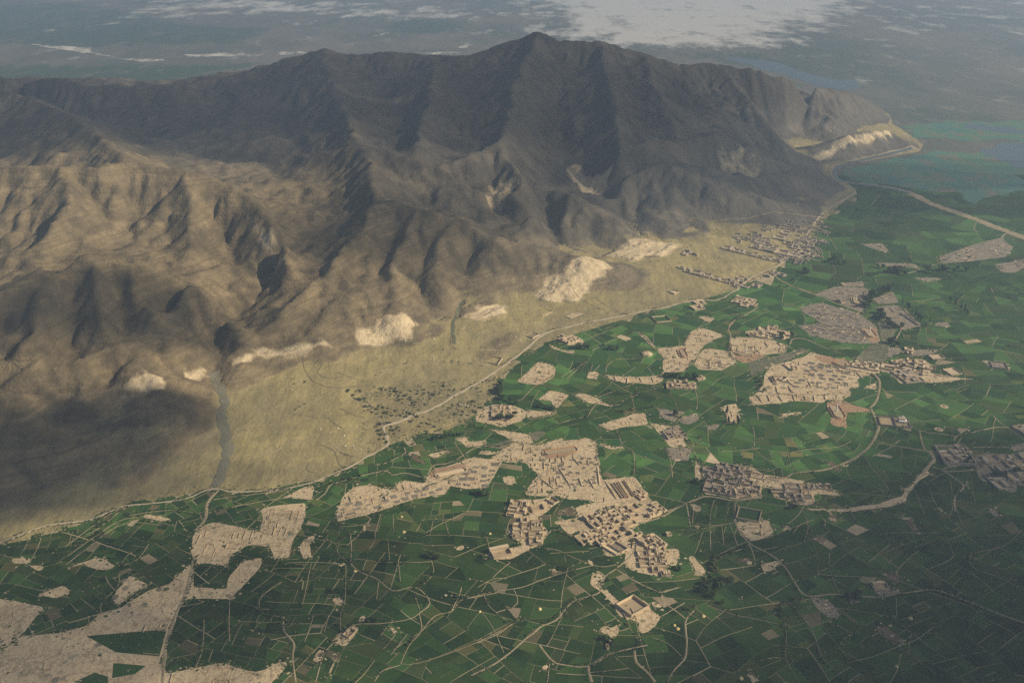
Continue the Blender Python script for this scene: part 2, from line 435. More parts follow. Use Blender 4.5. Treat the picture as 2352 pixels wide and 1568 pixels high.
flats = [(700, 950, 15), (700, 850, 27), (600, 900, 24), (600, 1050, 8), (1000, 870, 9), (1000, 800, 17), (860, 850, 17), (850, 960, 9), (1120, 790, 13), (1140, 740, 18),
         (400, 1050, 12), (300, 1060, 18), (200, 1080, 20), (100, 1100, 22), (0, 1120, 25), (200, 1000, 45), (-200, 1150, 35), (0, 1020, 60),
         (880, 792, 20), (1110, 732, 18), (1240, 692, 14), (1400, 690, 12), (1500, 640, 16), (1600, 600, 18), (1700, 560, 14), (1600, 650, 7), (1450, 600, 26), (1550, 560, 24), (820, 800, 24),
         (620, 815, 36), (460, 870, 44), (1320, 700, 9), (1280, 730, 6), (700, 1030, 8)]
def W3(p):
    x, y = at(*p); return (x, y, p[2])
ctrl = []
def along(L, step=140):
    out = [L[0]]
    for a, b in zip(L, L[1:]):
        d = math.dist(a[:2], b[:2]); k = max(1, int(round(d/step)))
        for i in range(1, k+1):
            out.append(tuple(a[j]+(b[j]-a[j])*i/k for j in range(3)))
    return out
RW = [[W3(p) for p in r] for r in ridges]; VW = [[W3(p) for p in r] for r in valleys]
def bed(z): return z if z < 30 else (z-.26*(z-30) if z < 220 else z-48)
VW = [[(x, y, bed(z)) for x, y, z in r] for r in VW]
for r in VW: ctrl += along(r, 260)
ctrl += [W3(p) for p in flats]
for i in range(0, len(FOOT_S)):
    ctrl.append((*FOOT[i], 0.0))
for x in range(-3600, 2700, 420):
    ctrl.append((x, 5400 if x < 2000 else 5300, 0.0))
ctrl += [(-3600, 3400, 260), (-3600, 2600, 300), (-3600, 1900, 180), (2600, 4600, 0), (2600, 3600, 0), (1500, 2300, 0), (400, 1500, 0)]
C = np.array(ctrl); _, ui = np.unique(np.round(C[:, :2]/25), axis=0, return_index=True); C = C[np.sort(ui)]
sc_ = 1000.0
def tps_k(r2): return np.where(r2 > 0, r2*np.log(r2+1e-12), 0)
n = len(C); X = C[:, :2]/sc_
K_ = tps_k(((X[:, None]-X[None])**2).sum(-1))+np.eye(n)*2e-4
P_ = np.c_[np.ones(n), X]
A_ = np.block([[K_, P_], [P_.T, np.zeros((3, 3))]])
sol = np.linalg.solve(A_, np.r_[C[:, 2], 0, 0, 0])
def tps(x, y):
    out = sol[n]+sol[n+1]*x/sc_+sol[n+2]*y/sc_
    for i in range(n):
        out = out+sol[i]*tps_k((x/sc_-X[i, 0])**2+(y/sc_-X[i, 1])**2)
    return out
GX0, GX1, GY0, GY1, CELL = -3100., 2400., 1340., 5640., 9.0
gx = np.arange(GX0, GX1, CELL); gy = np.arange(GY0, GY1, CELL)
XX, YY = np.meshgrid(gx, gy)
ny, nx = XX.shape
# the spline is smooth: solve it on every third post and interpolate
def bilin(Z, x, y, x0, y0, c):
    fx = np.clip((np.asarray(x)-x0)/c, 0, Z.shape[1]-1.001); fy = np.clip((np.asarray(y)-y0)/c, 0, Z.shape[0]-1.001)
    ix = fx.astype(int); iy = fy.astype(int); fx = fx-ix; fy = fy-iy
    return (Z[iy, ix]*(1-fx)+Z[iy, ix+1]*fx)*(1-fy)+(Z[iy+1, ix]*(1-fx)+Z[iy+1, ix+1]*fx)*fy
cx = np.arange(GX0, GX1+9*CELL, CELL*4); cy = np.arange(GY0, GY1+9*CELL, CELL*4)
CX, CY = np.meshgrid(cx, cy)
Z = bilin(tps(CX, CY), XX, YY, GX0, GY0, CELL*4)
inside = in_poly(XX, YY, FOOT)
fd = seg_dist(XX, YY, FOOT, True)
sd = np.where(inside, fd, -fd)
wx = XX+26*fbm(XX/150, YY/150, 4); wy = YY+26*fbm(XX/150+50, YY/150, 4)
def line_field(lines, p):
    num = np.zeros(XX.shape); den = np.zeros(XX.shape); dmin = np.full(XX.shape, 1e9)
    for r in lines:
        bd = np.full(XX.shape, 1e9); bz = np.zeros(XX.shape)
        segs = list(zip(r, r[1:])) or [(r[0], r[0])]
        for (x1, y1, z1), (x2, y2, z2) in segs:
            vx, vy = x2-x1, y2-y1; L = vx*vx+vy*vy+1e-9
            t_ = np.clip(((wx-x1)*vx+(wy-y1)*vy)/L, 0, 1)
            d = np.hypot(wx-x1-t_*vx, wy-y1-t_*vy); m_ = d < bd
            bd = np.where(m_, d, bd); bz = np.where(m_, z1+(z2-z1)*t_, bz)
        w_ = 1/(bd+3)**p
        num += w_*bz; den += w_; dmin = np.minimum(dmin, bd)
    return num/den, dmin
zr, rd = line_field([[(x, y, z+(8 if i_ == 0 else 6)) for x, y, z in r] for i_, r in enumerate(RW)], 3.0)
foot3 = [(x, y, 0.0) for x, y in FOOT]+[(*FOOT[0], 0.0)]
zv, vd = line_field(VW+[[W3(p)] for p in flats]+[foot3], 2.6)
share = vd/(rd+vd+1e-6)
open_fan = sstep(30, 150, rd)*(1-sstep(38, 75, zv))
Z = (zv+(zr-zv)*share**1.15)*(1-open_fan)+np.clip(Z, 0, 90)*open_fan
hill = sstep(20, 75, Z)*(1-.8*open_fan)
Z = Z+hill*(.35+.65*sstep(20, 120, rd))*(24*fbm(wx/270, wy/270, 4, .5, True)-7)
Z = Z+hill*13*fbm(wx/75+7, wy/80, 4, .55, True)
Z = Z+sstep(3, 30, Z)*2.2*fbm(XX/90, YY/90, 3)
Z = np.where(sd > 0, Z*sstep(-5, 90-50*sstep(1250, 1500, XX)*sstep(3700, 3900, YY), sd)+1.2*sstep(0, 14, sd), 0)
Z = np.maximum(Z, np.where(sd > 0, .9*sstep(0, 14, sd), 0))
# stream erosion: water carves gullies into the slopes
def erode(Z, iters, k, m=.5):
    Zf = Z.ravel().copy(); N = Zf.size
    idx = np.arange(N).reshape(ny, nx)
    fixed = (sd <= 2).ravel()
    for it in range(iters):
        Zg = Zf.reshape(ny, nx)
        best = np.zeros((ny, nx)); rec = idx.copy()
        for dy, dx, L in ((-1, 0, 1), (1, 0, 1), (0, -1, 1), (0, 1, 1), (-1, -1, 1.414), (-1, 1, 1.414), (1, -1, 1.414), (1, 1, 1.414)):
            ys = slice(max(0, -dy), ny-max(0, dy)); yt = slice(max(0, dy), ny-max(0, -dy))
            xs = slice(max(0, -dx), nx-max(0, dx)); xt = slice(max(0, dx), nx-max(0, -dx))
            s = (Zg[ys, xs]-Zg[yt, xt])/(L*CELL)
            bsub = best[ys, xs]; up = s > bsub
            bsub[up] = s[up]; rsub = rec[ys, xs]; rsub[up] = idx[yt, xt][up]
        r = rec.ravel(); order = np.argsort(-Zf)
        A = np.ones(N).tolist(); rl = r.tolist()
        ol = order.tolist()
        for i in ol:
            j = rl[i]
            if j != i: A[j] += A[i]
        A = np.array(A)
        kk = (k*(A**m)/CELL)
        kk = kk*(.12+.88*hill.ravel()); kk[fixed] = 0; kk[r == np.arange(N)] = 0
        kl = kk.tolist(); zl = Zf.tolist()
        for i in reversed(ol):
            c = kl[i]
            if c: zl[i] = (zl[i]+c*zl[rl[i]])/(1+c)
        Zf = np.array(zl)
        Zg = Zf.reshape(ny, nx)
        if it % 2:      # slopes creep
            Zp = np.pad(Zg, 1, mode='edge')
            lap = Zp[:-2, 1:-1]+Zp[2:, 1:-1]+Zp[1:-1, :-2]+Zp[1:-1, 2:]-4*Zg
            Zf = (Zg+.03*lap).ravel()
    return Zf.reshape(ny, nx), A.reshape(ny, nx)
Z0 = Z.copy()
Z, ACC = erode(Z, 22, .2)
Z = np.maximum(Z, np.where(sd > 0, .9*sstep(0, 14, sd), 0))
Z = np.where(sd <= 0, -1.5*sstep(0, 25, -sd)+0.0, Z)
# finer posts for the mesh
FC = 7.5
fx_ = np.arange(GX0, GX1-CELL, FC); fy_ = np.arange(GY0, GY1-CELL, FC)
FX, FY = np.meshgrid(fx_, fy_)
FZ = bilin(Z, FX, FY, GX0, GY0, CELL); FSD = bilin(sd, FX, FY, GX0, GY0, CELL)
FH = bilin(hill, FX, FY, GX0, GY0, CELL)
FZ = FZ+np.where(FSD > 5, FH*4.2*fbm(FX/44, FY/44, 3, .6, True)+.35*fbm(FX/25, FY/25, 2), 0)
FZ = np.where(FSD > 0, np.maximum(FZ, .6*sstep(0, 14, FSD)), FZ)
def height(x, y):
    z = bilin(FZ, x, y, GX0, GY0, FC)
    return np.maximum(z, 0.0) if np.ndim(z) else max(float(z), 0.0)
def hit(sx, sy):
    """where a survey point meets the terrain"""
    a = (sx-1176.0)/FOC; b = (784.0-sy)/FOC
    dy = CP+b*SP; dz = -SP+b*CP
    t = np.linspace(900, 6500, 2800)
    zz = CAM_H+t*dz; hh = height(a*t, dy*t)
    k = np.argmax(zz <= hh)
    if zz[k] > hh[k]: return at(sx, sy)
    return (float(a*t[k]), float(dy*t[k]))
def WH(tile, pts): return [hit(x, y) for x, y in S(tile, pts)]

pales = [([(815, 795), (820, 770), (870, 740), (930, 725), (952, 745), (945, 775), (880, 790)], 1),
         ([(1235, 690), (1250, 650), (1300, 615), (1340, 595), (1385, 600), (1400, 620), (1360, 650), (1320, 690), (1270, 690)], .95),
         ([(1075, 728), (1100, 712), (1160, 700), (1155, 725), (1110, 735)], 1),
         ([(290, 885), (330, 870), (380, 865), (375, 895), (330, 900)], 1),
         ([(430, 860), (450, 848), (475, 850), (460, 868)], .9),
         ([(1385, 590), (1420, 565), (1490, 550), (1560, 560), (1540, 585), (1450, 600)], .75),
         ([(1300, 390), (1330, 375), (1340, 410), (1400, 395), (1390, 430), (1360, 445), (1320, 420)], .9),
         ([(560, 490), (590, 500), (630, 560), (655, 600), (650, 620), (620, 600), (590, 540)], .75),
         ([(545, 830), (600, 800), (680, 795), (750, 790), (700, 815), (620, 815)], .9),
         ([(1095, 440), (1130, 430), (1170, 400), (1200, 430), (1150, 490), (1120, 470)], .55),
         ([(1860, 360), (1900, 335), (1990, 310), (2050, 305), (2040, 325), (1930, 345), (1880, 370)], .7),
         ([(1640, 350), (1700, 330), (1760, 370), (1720, 410), (1660, 390)], .5)]
PALE_W = [([hit(*p) for p in ps], amt) for ps, amt in pales]
for i_, (wp, amt) in enumerate(PALE_W):
    if i_ in (0, 1, 2, 3, 4, 5, 8):
        d = np.where(in_poly(FX, FY, wp), 1, -1)*seg_dist(FX, FY, wp, True)
        FZ = FZ+(8 if i_ in (0, 1, 5) else 6)*sstep(-8, 42, d+14*fbm(FX/60, FY/60, 3))*(1+.3*fbm(FX/40, FY/40, 3, .5, True))
my, mx = FX.shape
keep = FSD > -26
vid = -np.ones(FX.size, int); kf = keep.ravel(); vid[kf] = np.arange(kf.sum())
q00 = np.arange(FX.size).reshape(my, mx)
quads = np.stack([q00[:-1, :-1], q00[:-1, 1:], q00[1:, 1:], q00[1:, :-1]], -1).reshape(-1, 4)
ok = kf[quads].all(1); quads = vid[quads[ok]]
VX, VY, VZ, VSD = (a.ravel()[kf] for a in (FX, FY, FZ, FSD))
me = bpy.data.meshes.new('mountains')
me.vertices.add(len(VX)); me.vertices.foreach_set('co', np.c_[VX, VY, VZ].astype(np.float32).ravel())
me.loops.add(len(quads)*4); me.loops.foreach_set('vertex_index', quads.astype(np.int32).ravel())
me.polygons.add(len(quads)); me.polygons.foreach_set('loop_start', np.arange(0, len(quads)*4, 4, dtype=np.int32))
me.polygons.foreach_set('use_smooth', np.ones(len(quads), bool)); me.update(); me.validate()
gyv, gxv = np.gradient(FZ, FC)
slope = np.hypot(gxv, gyv).ravel()[kf]
pale = np.zeros(len(VX))
for wp, amt in PALE_W:
    ins = in_poly(VX, VY, wp); d = seg_dist(VX, VY, wp, True)
    d = np.where(ins, d, -d)
    pale = np.maximum(pale, amt*sstep(-34, 26, d+18*fbm(VX/50, VY/50, 4)))
pale = np.clip(pale, 0, 1)
set_attr(me, 'pale', pale)
fanm = (1-sstep(.13, .27, slope+.08*fbm(VX/120, VY/120, 3)))*(1-sstep(32, 75, VZ))
set_attr(me, 'fan', fanm)
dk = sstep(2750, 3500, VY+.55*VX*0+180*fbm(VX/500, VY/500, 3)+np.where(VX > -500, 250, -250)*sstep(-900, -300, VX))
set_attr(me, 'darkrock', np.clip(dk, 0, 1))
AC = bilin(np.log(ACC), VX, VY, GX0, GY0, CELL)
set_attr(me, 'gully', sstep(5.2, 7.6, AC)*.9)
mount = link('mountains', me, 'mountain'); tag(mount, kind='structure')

# ------------------------------------------------------------------ ground sheet: valley floor and far plain, one sheet
gxs = np.unique(np.r_[np.linspace(-15000, -6000, 10), np.linspace(-6000, 6000, 201), np.linspace(6000, 15000, 10)])
gys = np.unique(np.r_[np.linspace(-3000, 5000, 41), np.linspace(5000, 13000, 201), np.linspace(13000, 22000, 10)])
QX, QY = np.meshgrid(gxs, gys)
nyq, nxq = QX.shape
qi = np.arange(QX.size).reshape(nyq, nxq)
qf = np.stack([qi[:-1, :-1], qi[:-1, 1:], qi[1:, 1:], qi[1:, :-1]], -1).reshape(-1, 4)
me = bpy.data.meshes.new('ground')
me.vertices.add(QX.size); me.vertices.foreach_set('co', np.c_[QX.ravel(), QY.ravel(), np.zeros(QX.size)].astype(np.float32).ravel())
me.loops.add(len(qf)*4); me.loops.foreach_set('vertex_index', qf.astype(np.int32).ravel())
me.polygons.add(len(qf)); me.polygons.foreach_set('loop_start', np.arange(0, len(qf)*4, 4, dtype=np.int32)); me.update(); me.validate()
qx, qy = QX.ravel(), QY.ravel()
set_attr(me, 'far', np.clip(sstep(3500, 4000, qy), 0, 1))
def soft(polys, blur):
    r = np.zeros(qx.shape)
    for ps, amt in polys:
        wp = [at(*p) for p in ps]
        ins = in_poly(qx, qy, wp); d = seg_dist(qx, qy, wp, True); d = np.where(ins, d, -d)
        r = np.maximum(r, amt*sstep(-blur, blur, d))
    return r
salt = soft([([(1000, -30), (1250, 10), (1300, 60), (1250, 75), (1340, 95), (1450, 105), (1600, 108), (1720, 100), (1900, 40), (2000, -20), (1500, -60)], .93),
             ([(360, -20), (700, 5), (1050, 20), (1080, 45), (900, 42), (700, 30), (450, 30), (330, 45)], .62),
             ([(1750, 60), (2000, 5), (2500, -30), (2500, 80), (1950, 90)], .22)], 800)
set_attr(me, 'salt', salt)
veg = soft([([(-300, 30), (150, 5), (330, 30), (450, 60), (620, 65), (560, 100), (200, 110), (-300, 90)], .75),
            ([(-300, 150), (150, 150), (600, 145), (560, 165), (300, 200), (-300, 200)], .8),
            ([(870, 55), (950, 42), (1070, 48), (1080, 70), (1000, 80), (900, 75)], .8), ([(1260, 8), (1330, 5), (1350, 20), (1290, 26)], 1.0),
            ([(1480, 120), (1750, 120), (1900, 170), (2000, 215), (1850, 170), (1650, 145)], .6)], 180)
set_attr(me, 'veg', veg)
ground = link('ground', me, 'ground'); tag(ground, kind='structure')

# ================================================================== WATER, PLAIN PATCHES
def sheet(name, tile, pts, mat, z1=.5, z0=-.3, kind='structure', step=8.0, rough=1.6, parent=None, world=None):
    w_ = world if world is not None else W(tile, pts)
    L = []
    for i_ in range(len(w_)):
        p0, p1 = w_[i_], w_[(i_+1) % len(w_)]; k_ = max(1, int(math.dist(p0, p1)/(step*.6)))
        L += [(p0[0]+(p1[0]-p0[0])*j_/k_, p0[1]+(p1[1]-p0[1])*j_/k_) for j_ in range(k_)]
    arr = np.array(L)
    for _ in range(2): arr = .5*arr+.25*(np.roll(arr, 1, 0)+np.roll(arr, -1, 0))
    if rough:
        for wl, am in ((38., 2.6), (13., 1.2), (6., .5)):
            k_ = step/8.0
            arr = arr+rough*am*np.c_[gnoise(arr[:, 0]/wl/k_, arr[:, 1]/wl/k_), gnoise(arr[:, 0]/wl/k_+40, arr[:, 1]/wl/k_)]
    L = [tuple(p_) for p_ in arr.tolist()]
    v, f = [], []; slab(v, f, L, z0, z1)
    o = link(name, mesh(name, v, f), mat, parent)
    if kind and parent is None: o['kind'] = kind
    return o
for pts in ([(410, 127), (500, 121), (590, 124), (600, 130), (540, 131), (430, 131)], [(255, 134), (330, 134), (380, 140), (300, 143)],
            [(640, 120), (690, 118), (700, 123), (650, 128)], [(60, 100), (150, 108), (215, 110), (200, 118), (270, 133), (190, 122), (120, 112)],
            [(1050, 108), (1075, 102), (1080, 108), (1060, 112)], [(950, 122), (1040, 118), (1050, 122), (960, 126)]):
    sheet('salt_flat', 'S', pts, 'salt_crust', .6, step=40, rough=30)
for pts in ([(1660, 133), (1720, 135), (1790, 145), (1850, 168), (1900, 180), (1970, 188), (1975, 206), (1930, 206), (1870, 196), (1800, 172), (1740, 155)],):
    sheet('river', 'S', pts, 'water', .6, step=40, rough=10)
sheet('marsh', 'L', [(700, 560), (900, 470), (1200, 400), (1600, 350), (1900, 330), (2350, 240), (2700, 250), (2700, 720), (2350, 700), (2100, 740), (1900, 800), (1700, 720), (1400, 700), (1100, 650), (850, 610)], 'marsh', .55, step=25, rough=26)
sheet('lake', 'L', [(1950, 320), (2150, 280), (2350, 260), (2700, 260), (2700, 520), (2350, 500), (2150, 450), (2050, 380)], 'water', .75, step=25, rough=24)
sheet('lake', 'L', [(1700, 110), (1900, 90), (2100, 110), (2350, 140), (2700, 150), (2700, 185), (2350, 175), (2000, 150)], 'water', .75, step=25, rough=24)
sheet('marsh', 'L', [(1170, 130), (1300, 90), (1700, 60), (2100, 60), (2700, 80), (2700, 260), (2200, 230), (1700, 240), (1350, 210)], 'marsh', .5, step=25, rough=30)

# ------------------------------------------------------------------ bare land
BARE = []
def bare(tile, pts, mat='pale_soil', z1=.55, name='bare_land'):
    BARE.append(W(tile, pts))
    return sheet(name, tile, pts, mat, z1)
for tl, mt, polys in [
 ('G', 'pale_soil', [
  [(1430, 480), (1500, 400), (1600, 380), (1800, 420), (1930, 450), (1960, 330), (1920, 290), (2000, 260), (2270, 240), (2260, 330), (2200, 450), (2130, 640), (2020, 650), (2000, 560), (1850, 540), (1700, 620), (1690, 690), (1640, 710), (1560, 680), (1440, 690), (1410, 600)],
  [(1440, 700), (1425, 860), (1680, 872), (1700, 770), (1800, 660), (1940, 640), (1940, 700), (1800, 850), (1710, 945), (1370, 940), (1330, 1000), (1290, 1130), (1230, 1280), (1180, 1380), (1220, 1500), (1450, 1460), (1640, 1420), (1900, 1490), (2060, 1410), (2140, 1420), (2020, 1568), (2000, 1700), (-200, 1700), (-200, 1345), (0, 1330), (60, 1310), (150, 1220), (440, 1200), (640, 1150), (720, 1060), (900, 1010), (1080, 890), (1270, 830), (1340, 740), (1420, 680)],
  [(-150, 880), (0, 940), (330, 1010), (200, 1160), (60, 1300), (-150, 1330)],
  [(830, 940), (960, 770), (1060, 830), (1100, 850), (1000, 890), (920, 960), (850, 990)],
  [(270, 920), (480, 840), (530, 890), (420, 940)], [(480, 720), (720, 640), (800, 660), (870, 710), (780, 730), (600, 690)],
  [(200, 700), (330, 700), (300, 740)], [(80, 650), (240, 640), (220, 680), (100, 690)],
  [(1050, 320), (1180, 330), (1280, 360), (1180, 370), (1040, 340)], [(2080, 200), (2240, 120), (2330, 110), (2310, 210)]]),
 ('E', 'pale_soil', [
  [(270, 1030), (280, 900), (340, 780), (450, 700), (560, 690), (700, 720), (780, 740), (850, 650), (950, 660), (1080, 680), (1110, 600), (1180, 540), (1400, 490), (1450, 450), (1560, 430), (1600, 380), (1740, 390), (1790, 470), (1720, 600), (1650, 720), (1480, 730), (1300, 700), (1280, 770), (1000, 820), (800, 880), (650, 930), (480, 980)],
  [(1740, 390), (1900, 300), (2100, 330), (2350, 260), (2350, 780), (2200, 800), (2000, 780), (2130, 600), (2000, 490), (1800, 480)],
  [(1700, 180), (1800, 190), (2040, 230), (2080, 320), (1900, 300)], [(1360, 270), (1460, 250), (1480, 300), (1640, 280), (1640, 330), (1460, 340)],
  [(1110, 410), (1270, 370), (1290, 385), (1200, 440), (1130, 440)]]),
 ('A', 'pale_soil', [
  [(300, 0), (340, -20), (700, -60), (1130, -130), (1160, 0), (1190, 270), (1500, 240), (1630, 430), (1800, 560), (1630, 640), (1480, 700), (1490, 800), (1340, 850), (1100, 870), (990, 830), (1010, 640), (950, 520), (1150, 470), (870, 440), (700, 370), (500, 410), (560, 270), (640, 220), (500, 100), (300, 100)],
  [(790, 660), (990, 600), (1100, 690), (900, 770)],
  [(310, 600), (350, 520), (430, 450), (600, 450), (720, 430), (810, 470), (690, 560), (600, 610), (720, 730), (650, 850), (560, 900), (360, 1000), (180, 1000), (140, 930), (500, 870), (380, 800), (330, 740), (440, 620)],
  [(1270, 850), (1490, 760), (1700, 800), (1800, 850), (1770, 1070), (1830, 1150), (1740, 1160), (1500, 1110), (1400, 1050), (1430, 940), (1240, 980), (1190, 890)],
  [(270, 240), (400, 230), (420, 300), (330, 320)]]),
 ('I', 'pale_soil', [
  [(1100, 590), (1180, 560), (1230, 600), (1180, 700), (1280, 740), (1390, 850), (1500, 770), (1620, 830), (1650, 900), (1740, 960), (1680, 1060), (1580, 1130), (1540, 1100), (1550, 1010), (1440, 985), (1360, 970), (1300, 830), (1190, 730), (1090, 670)],
  [(1170, 1070), (1250, 1030), (1300, 1080), (1340, 1020), (1380, 1090), (1310, 1170), (1260, 1170), (1290, 1120), (1180, 1110)],
  [(1640, 810), (1760, 850), (1740, 885), (1650, 850)], [(1770, 340), (1900, 330), (1910, 420), (1880, 500), (1790, 470)],
  [(1990, 400), (2050, 390), (2080, 460), (2150, 540), (2140, 590), (2060, 560), (2030, 480)], [(620, 1430), (690, 1390), (710, 1440), (640, 1450)],
  [(2040, 120), (2080, 90), (2090, 160), (2050, 160)], [(1110, 430), (1140, 500), (1060, 450)]]),
 ('B', 'pale_soil', [
  [(250, 520), (540, 520), (660, 510), (800, 590), (1180, 660), (1350, 690), (1530, 800), (1280, 770), (1270, 860), (1130, 880), (1000, 830), (900, 815), (870, 720), (780, 720), (780, 810), (560, 830), (430, 790), (270, 780), (240, 620)],
  [(560, 1030), (770, 1040), (790, 1010), (865, 1020), (870, 1090), (900, 1100), (880, 1150), (730, 1210), (670, 1200), (600, 1130)],
  [(130, 870), (220, 880), (230, 935), (150, 930)], [(950, 45), (1140, 15), (1150, 35), (970, 65)],
  [(760, 1420), (960, 1380), (970, 1420), (880, 1440), (890, 1480), (800, 1490)], [(970, 1100), (1050, 1060), (1040, 1110)],
  [(1200, 905), (1450, 910), (1650, 895), (1850, 870), (1900, 840), (2080, 800), (2110, 740), (2070, 720), (2130, 720), (2200, 650), (2230, 600), (2320, 560), (2330, 590), (2220, 660), (2150, 750), (2100, 850), (1930, 890), (1650, 935), (1450, 930), (1200, 920)],
  [(180, 470), (220, 490), (240, 640), (180, 650)], [(0, 160), (50, 260), (100, 340), (20, 340)], [(1510, 510), (1590, 500), (1600, 520), (1530, 530)]]),
 ('C', 'pale_soil', [
  [(230, 680), (330, 600), (420, 500), (530, 520), (590, 570), (570, 640), (480, 700), (420, 715)], [(430, 850), (530, 760), (720, 800), (600, 930), (560, 900), (560, 860)],
  [(760, 800), (830, 790), (960, 830), (1050, 880), (1120, 920), (1000, 890), (900, 890)], [(1060, 625), (1300, 640), (1580, 625), (1570, 680), (1480, 710), (1350, 700), (1240, 700), (1080, 660)],
  [(1510, 380), (1700, 360), (1950, 340), (1870, 480), (1830, 510), (1750, 590), (1580, 610), (1570, 450)], [(1760, 350), (1830, 220), (1940, 190), (2140, 260), (1950, 345)],
  [(1870, 480), (1950, 380), (2180, 400), (2220, 480), (2260, 500), (2100, 580), (1900, 570), (1860, 520)], [(1330, 230), (1360, 230), (1420, 260), (1510, 380), (1480, 370)],
  [(320, 940), (560, 960), (590, 970), (500, 1000), (330, 1020)], [(990, 1080), (1150, 1030), (1300, 980), (1400, 970), (1440, 1080), (1400, 1080), (1150, 1110), (1080, 1130)],
  [(1440, 1060), (1700, 1100), (1750, 1190), (1800, 1280), (1640, 1290), (1560, 1180)],
  [(2120, 910), (2250, 880), (2290, 1050), (2170, 1070), (2140, 960)], [(900, 590), (985, 595), (970, 665), (870, 655)], [(540, 350), (650, 390), (770, 400), (740, 430), (560, 380)],
  [(1890, 90), (1960, 80), (2030, 110), (2000, 140)], [(560, 250), (700, 230), (840, 300), (850, 340), (700, 350), (600, 290)],
  [(0, 900), (190, 900), (330, 960), (300, 1030), (100, 1100), (-150, 1050), (-120, 930)], [(970, 1240), (1130, 1280), (1230, 1290), (1080, 1310)],
  [(1580, 690), (1720, 670), (1880, 710), (1860, 760), (1680, 750)]]),
 ('D', 'pale_soil', [
  [(130, 280), (300, 275), (500, 300), (650, 350), (640, 420), (400, 440), (290, 480), (270, 520), (170, 480), (110, 400)],
  [(370, 790), (430, 680), (450, 600), (500, 540), (640, 500), (790, 460), (860, 410), (950, 440), (1200, 490), (1480, 520), (1500, 600), (1430, 620), (1270, 660), (1320, 735), (1210, 740), (1220, 810), (1120, 860), (1000, 840), (990, 880), (700, 860), (480, 890), (320, 900), (290, 830)],
  [(1480, 520), (1700, 470), (1900, 480), (2010, 560), (1950, 600), (2300, 660), (2040, 690), (1900, 690), (1690, 700), (1580, 600), (1500, 590)],
  [(1490, 1010), (1620, 1020), (1800, 1110), (1500, 1085)], [(570, 990), (770, 955), (770, 980), (590, 1005)], [(1350, 735), (1460, 690), (1460, 760)],
  [(250, 230), (420, 190), (640, 220), (720, 240), (620, 300), (380, 280)], [(2070, 580), (2180, 560), (2250, 620), (2150, 620)]]),
 ('N', 'grey_soil', [
  [(960, 780), (1160, 760), (1310, 690), (1400, 830), (1440, 960), (1120, 985)], [(1440, 960), (1400, 850), (1620, 820), (1900, 840), (2091, 790), (2300, 760), (2300, 1290), (1880, 1320), (1680, 1200), (1540, 1160), (1480, 1030)],
  [(1910, 490), (2091, 450), (2300, 430), (2300, 640), (2091, 610)], [(1900, 740), (2091, 690), (2300, 680), (2300, 760), (1980, 790)], [(1220, 510), (1340, 510), (1400, 490), (1300, 570), (1270, 570)], [(1300, 1180), (1400, 1240), (1340, 1250)]]),
 ('K', 'grey_soil', [
  [(430, 520), (620, 450), (900, 460), (930, 500), (870, 680), (830, 680), (600, 580)], [(280, 640), (480, 600), (830, 690), (930, 770), (1000, 830), (1040, 970), (700, 970), (400, 900), (270, 810), (500, 790), (340, 700)],
  [(960, 560), (1150, 500), (1200, 600), (1000, 610)], [(970, 640), (1200, 625), (1250, 680), (1400, 810), (1220, 850), (1060, 700)], [(1560, 180), (1900, 60), (2150, 0), (2250, 100), (2180, 180), (1830, 220), (1600, 240)],
  [(2080, 250), (2350, 200), (2600, 200), (2600, 330), (2150, 320)], [(1340, 370), (1580, 370), (1590, 390), (1430, 400)], [(1220, 1030), (1580, 1030), (1500, 1070), (1300, 1090)],
  [(1960, 1130), (2170, 1140), (2210, 1210), (2050, 1200)], [(1540, 780), (1660, 780), (1660, 820), (1530, 810)], [(650, 415), (880, 405), (880, 450), (700, 450)],
  [(980, 230), (1330, 240), (1400, 290), (1200, 260), (1000, 260)], [(840, 60), (1050, 55), (1110, 120), (1080, 140)], [(1100, 1010), (1190, 1000), (1220, 1060), (1100, 1100)]]),
 ('J', 'grey_soil', [
  [(760, 930), (900, 950), (1000, 1070), (910, 1090), (820, 1020)], [(1020, 930), (1160, 970), (1060, 970)], [(1230, 830), (1320, 820), (1350, 880), (1460, 890), (1300, 930), (1250, 910)],
  [(1690, 265), (1750, 270), (1760, 290), (1700, 285)], [(2070, 275), (2110, 270), (2180, 340), (2140, 350)]]),
 ('H', 'pale_soil', [
  [(500, 310), (580, 220), (660, 220), (580, 280), (610, 420), (520, 430)], [(780, 790), (900, 780), (890, 860), (830, 860)], [(830, 470), (920, 470), (910, 505), (835, 500)],
  [(800, 1190), (870, 1100), (1010, 1060), (1000, 1130), (890, 1240)], [(1030, 960), (1100, 945), (1110, 1000), (1030, 1010)], [(1290, 1030), (1400, 1090), (1370, 1130)], [(640, 1270), (720, 1250), (690, 1390), (630, 1380)],
  [(810, 1380), (855, 1310), (770, 1490), (750, 1490)], [(1910, 350), (1930, 310), (2010, 300), (2010, 340)], [(1070, 115), (1095, 110), (1095, 190), (1070, 185)], [(1840, 750), (1860, 780), (1830, 770)]]),
 ('B', 'brown_soil', [[(1390, 930), (1440, 940), (1490, 1010), (1440, 1020)], [(560, 1370), (690, 1360), (730, 1400), (590, 1410)], [(2110, 1000), (2150, 1000), (2230, 1110), (2180, 1120)], [(1370, 470), (1420, 470), (1520, 560), (1470, 570)]]),
 ('J', 'brown_soil', [[(1290, 760), (1380, 740), (1460, 800), (1420, 840)], [(1250, 1160), (1320, 1130), (1470, 1260), (1400, 1290)], [(280, 1490), (330, 1470), (390, 1530), (340, 1568)], [(820, 470), (890, 490), (870, 540), (810, 520)]]),
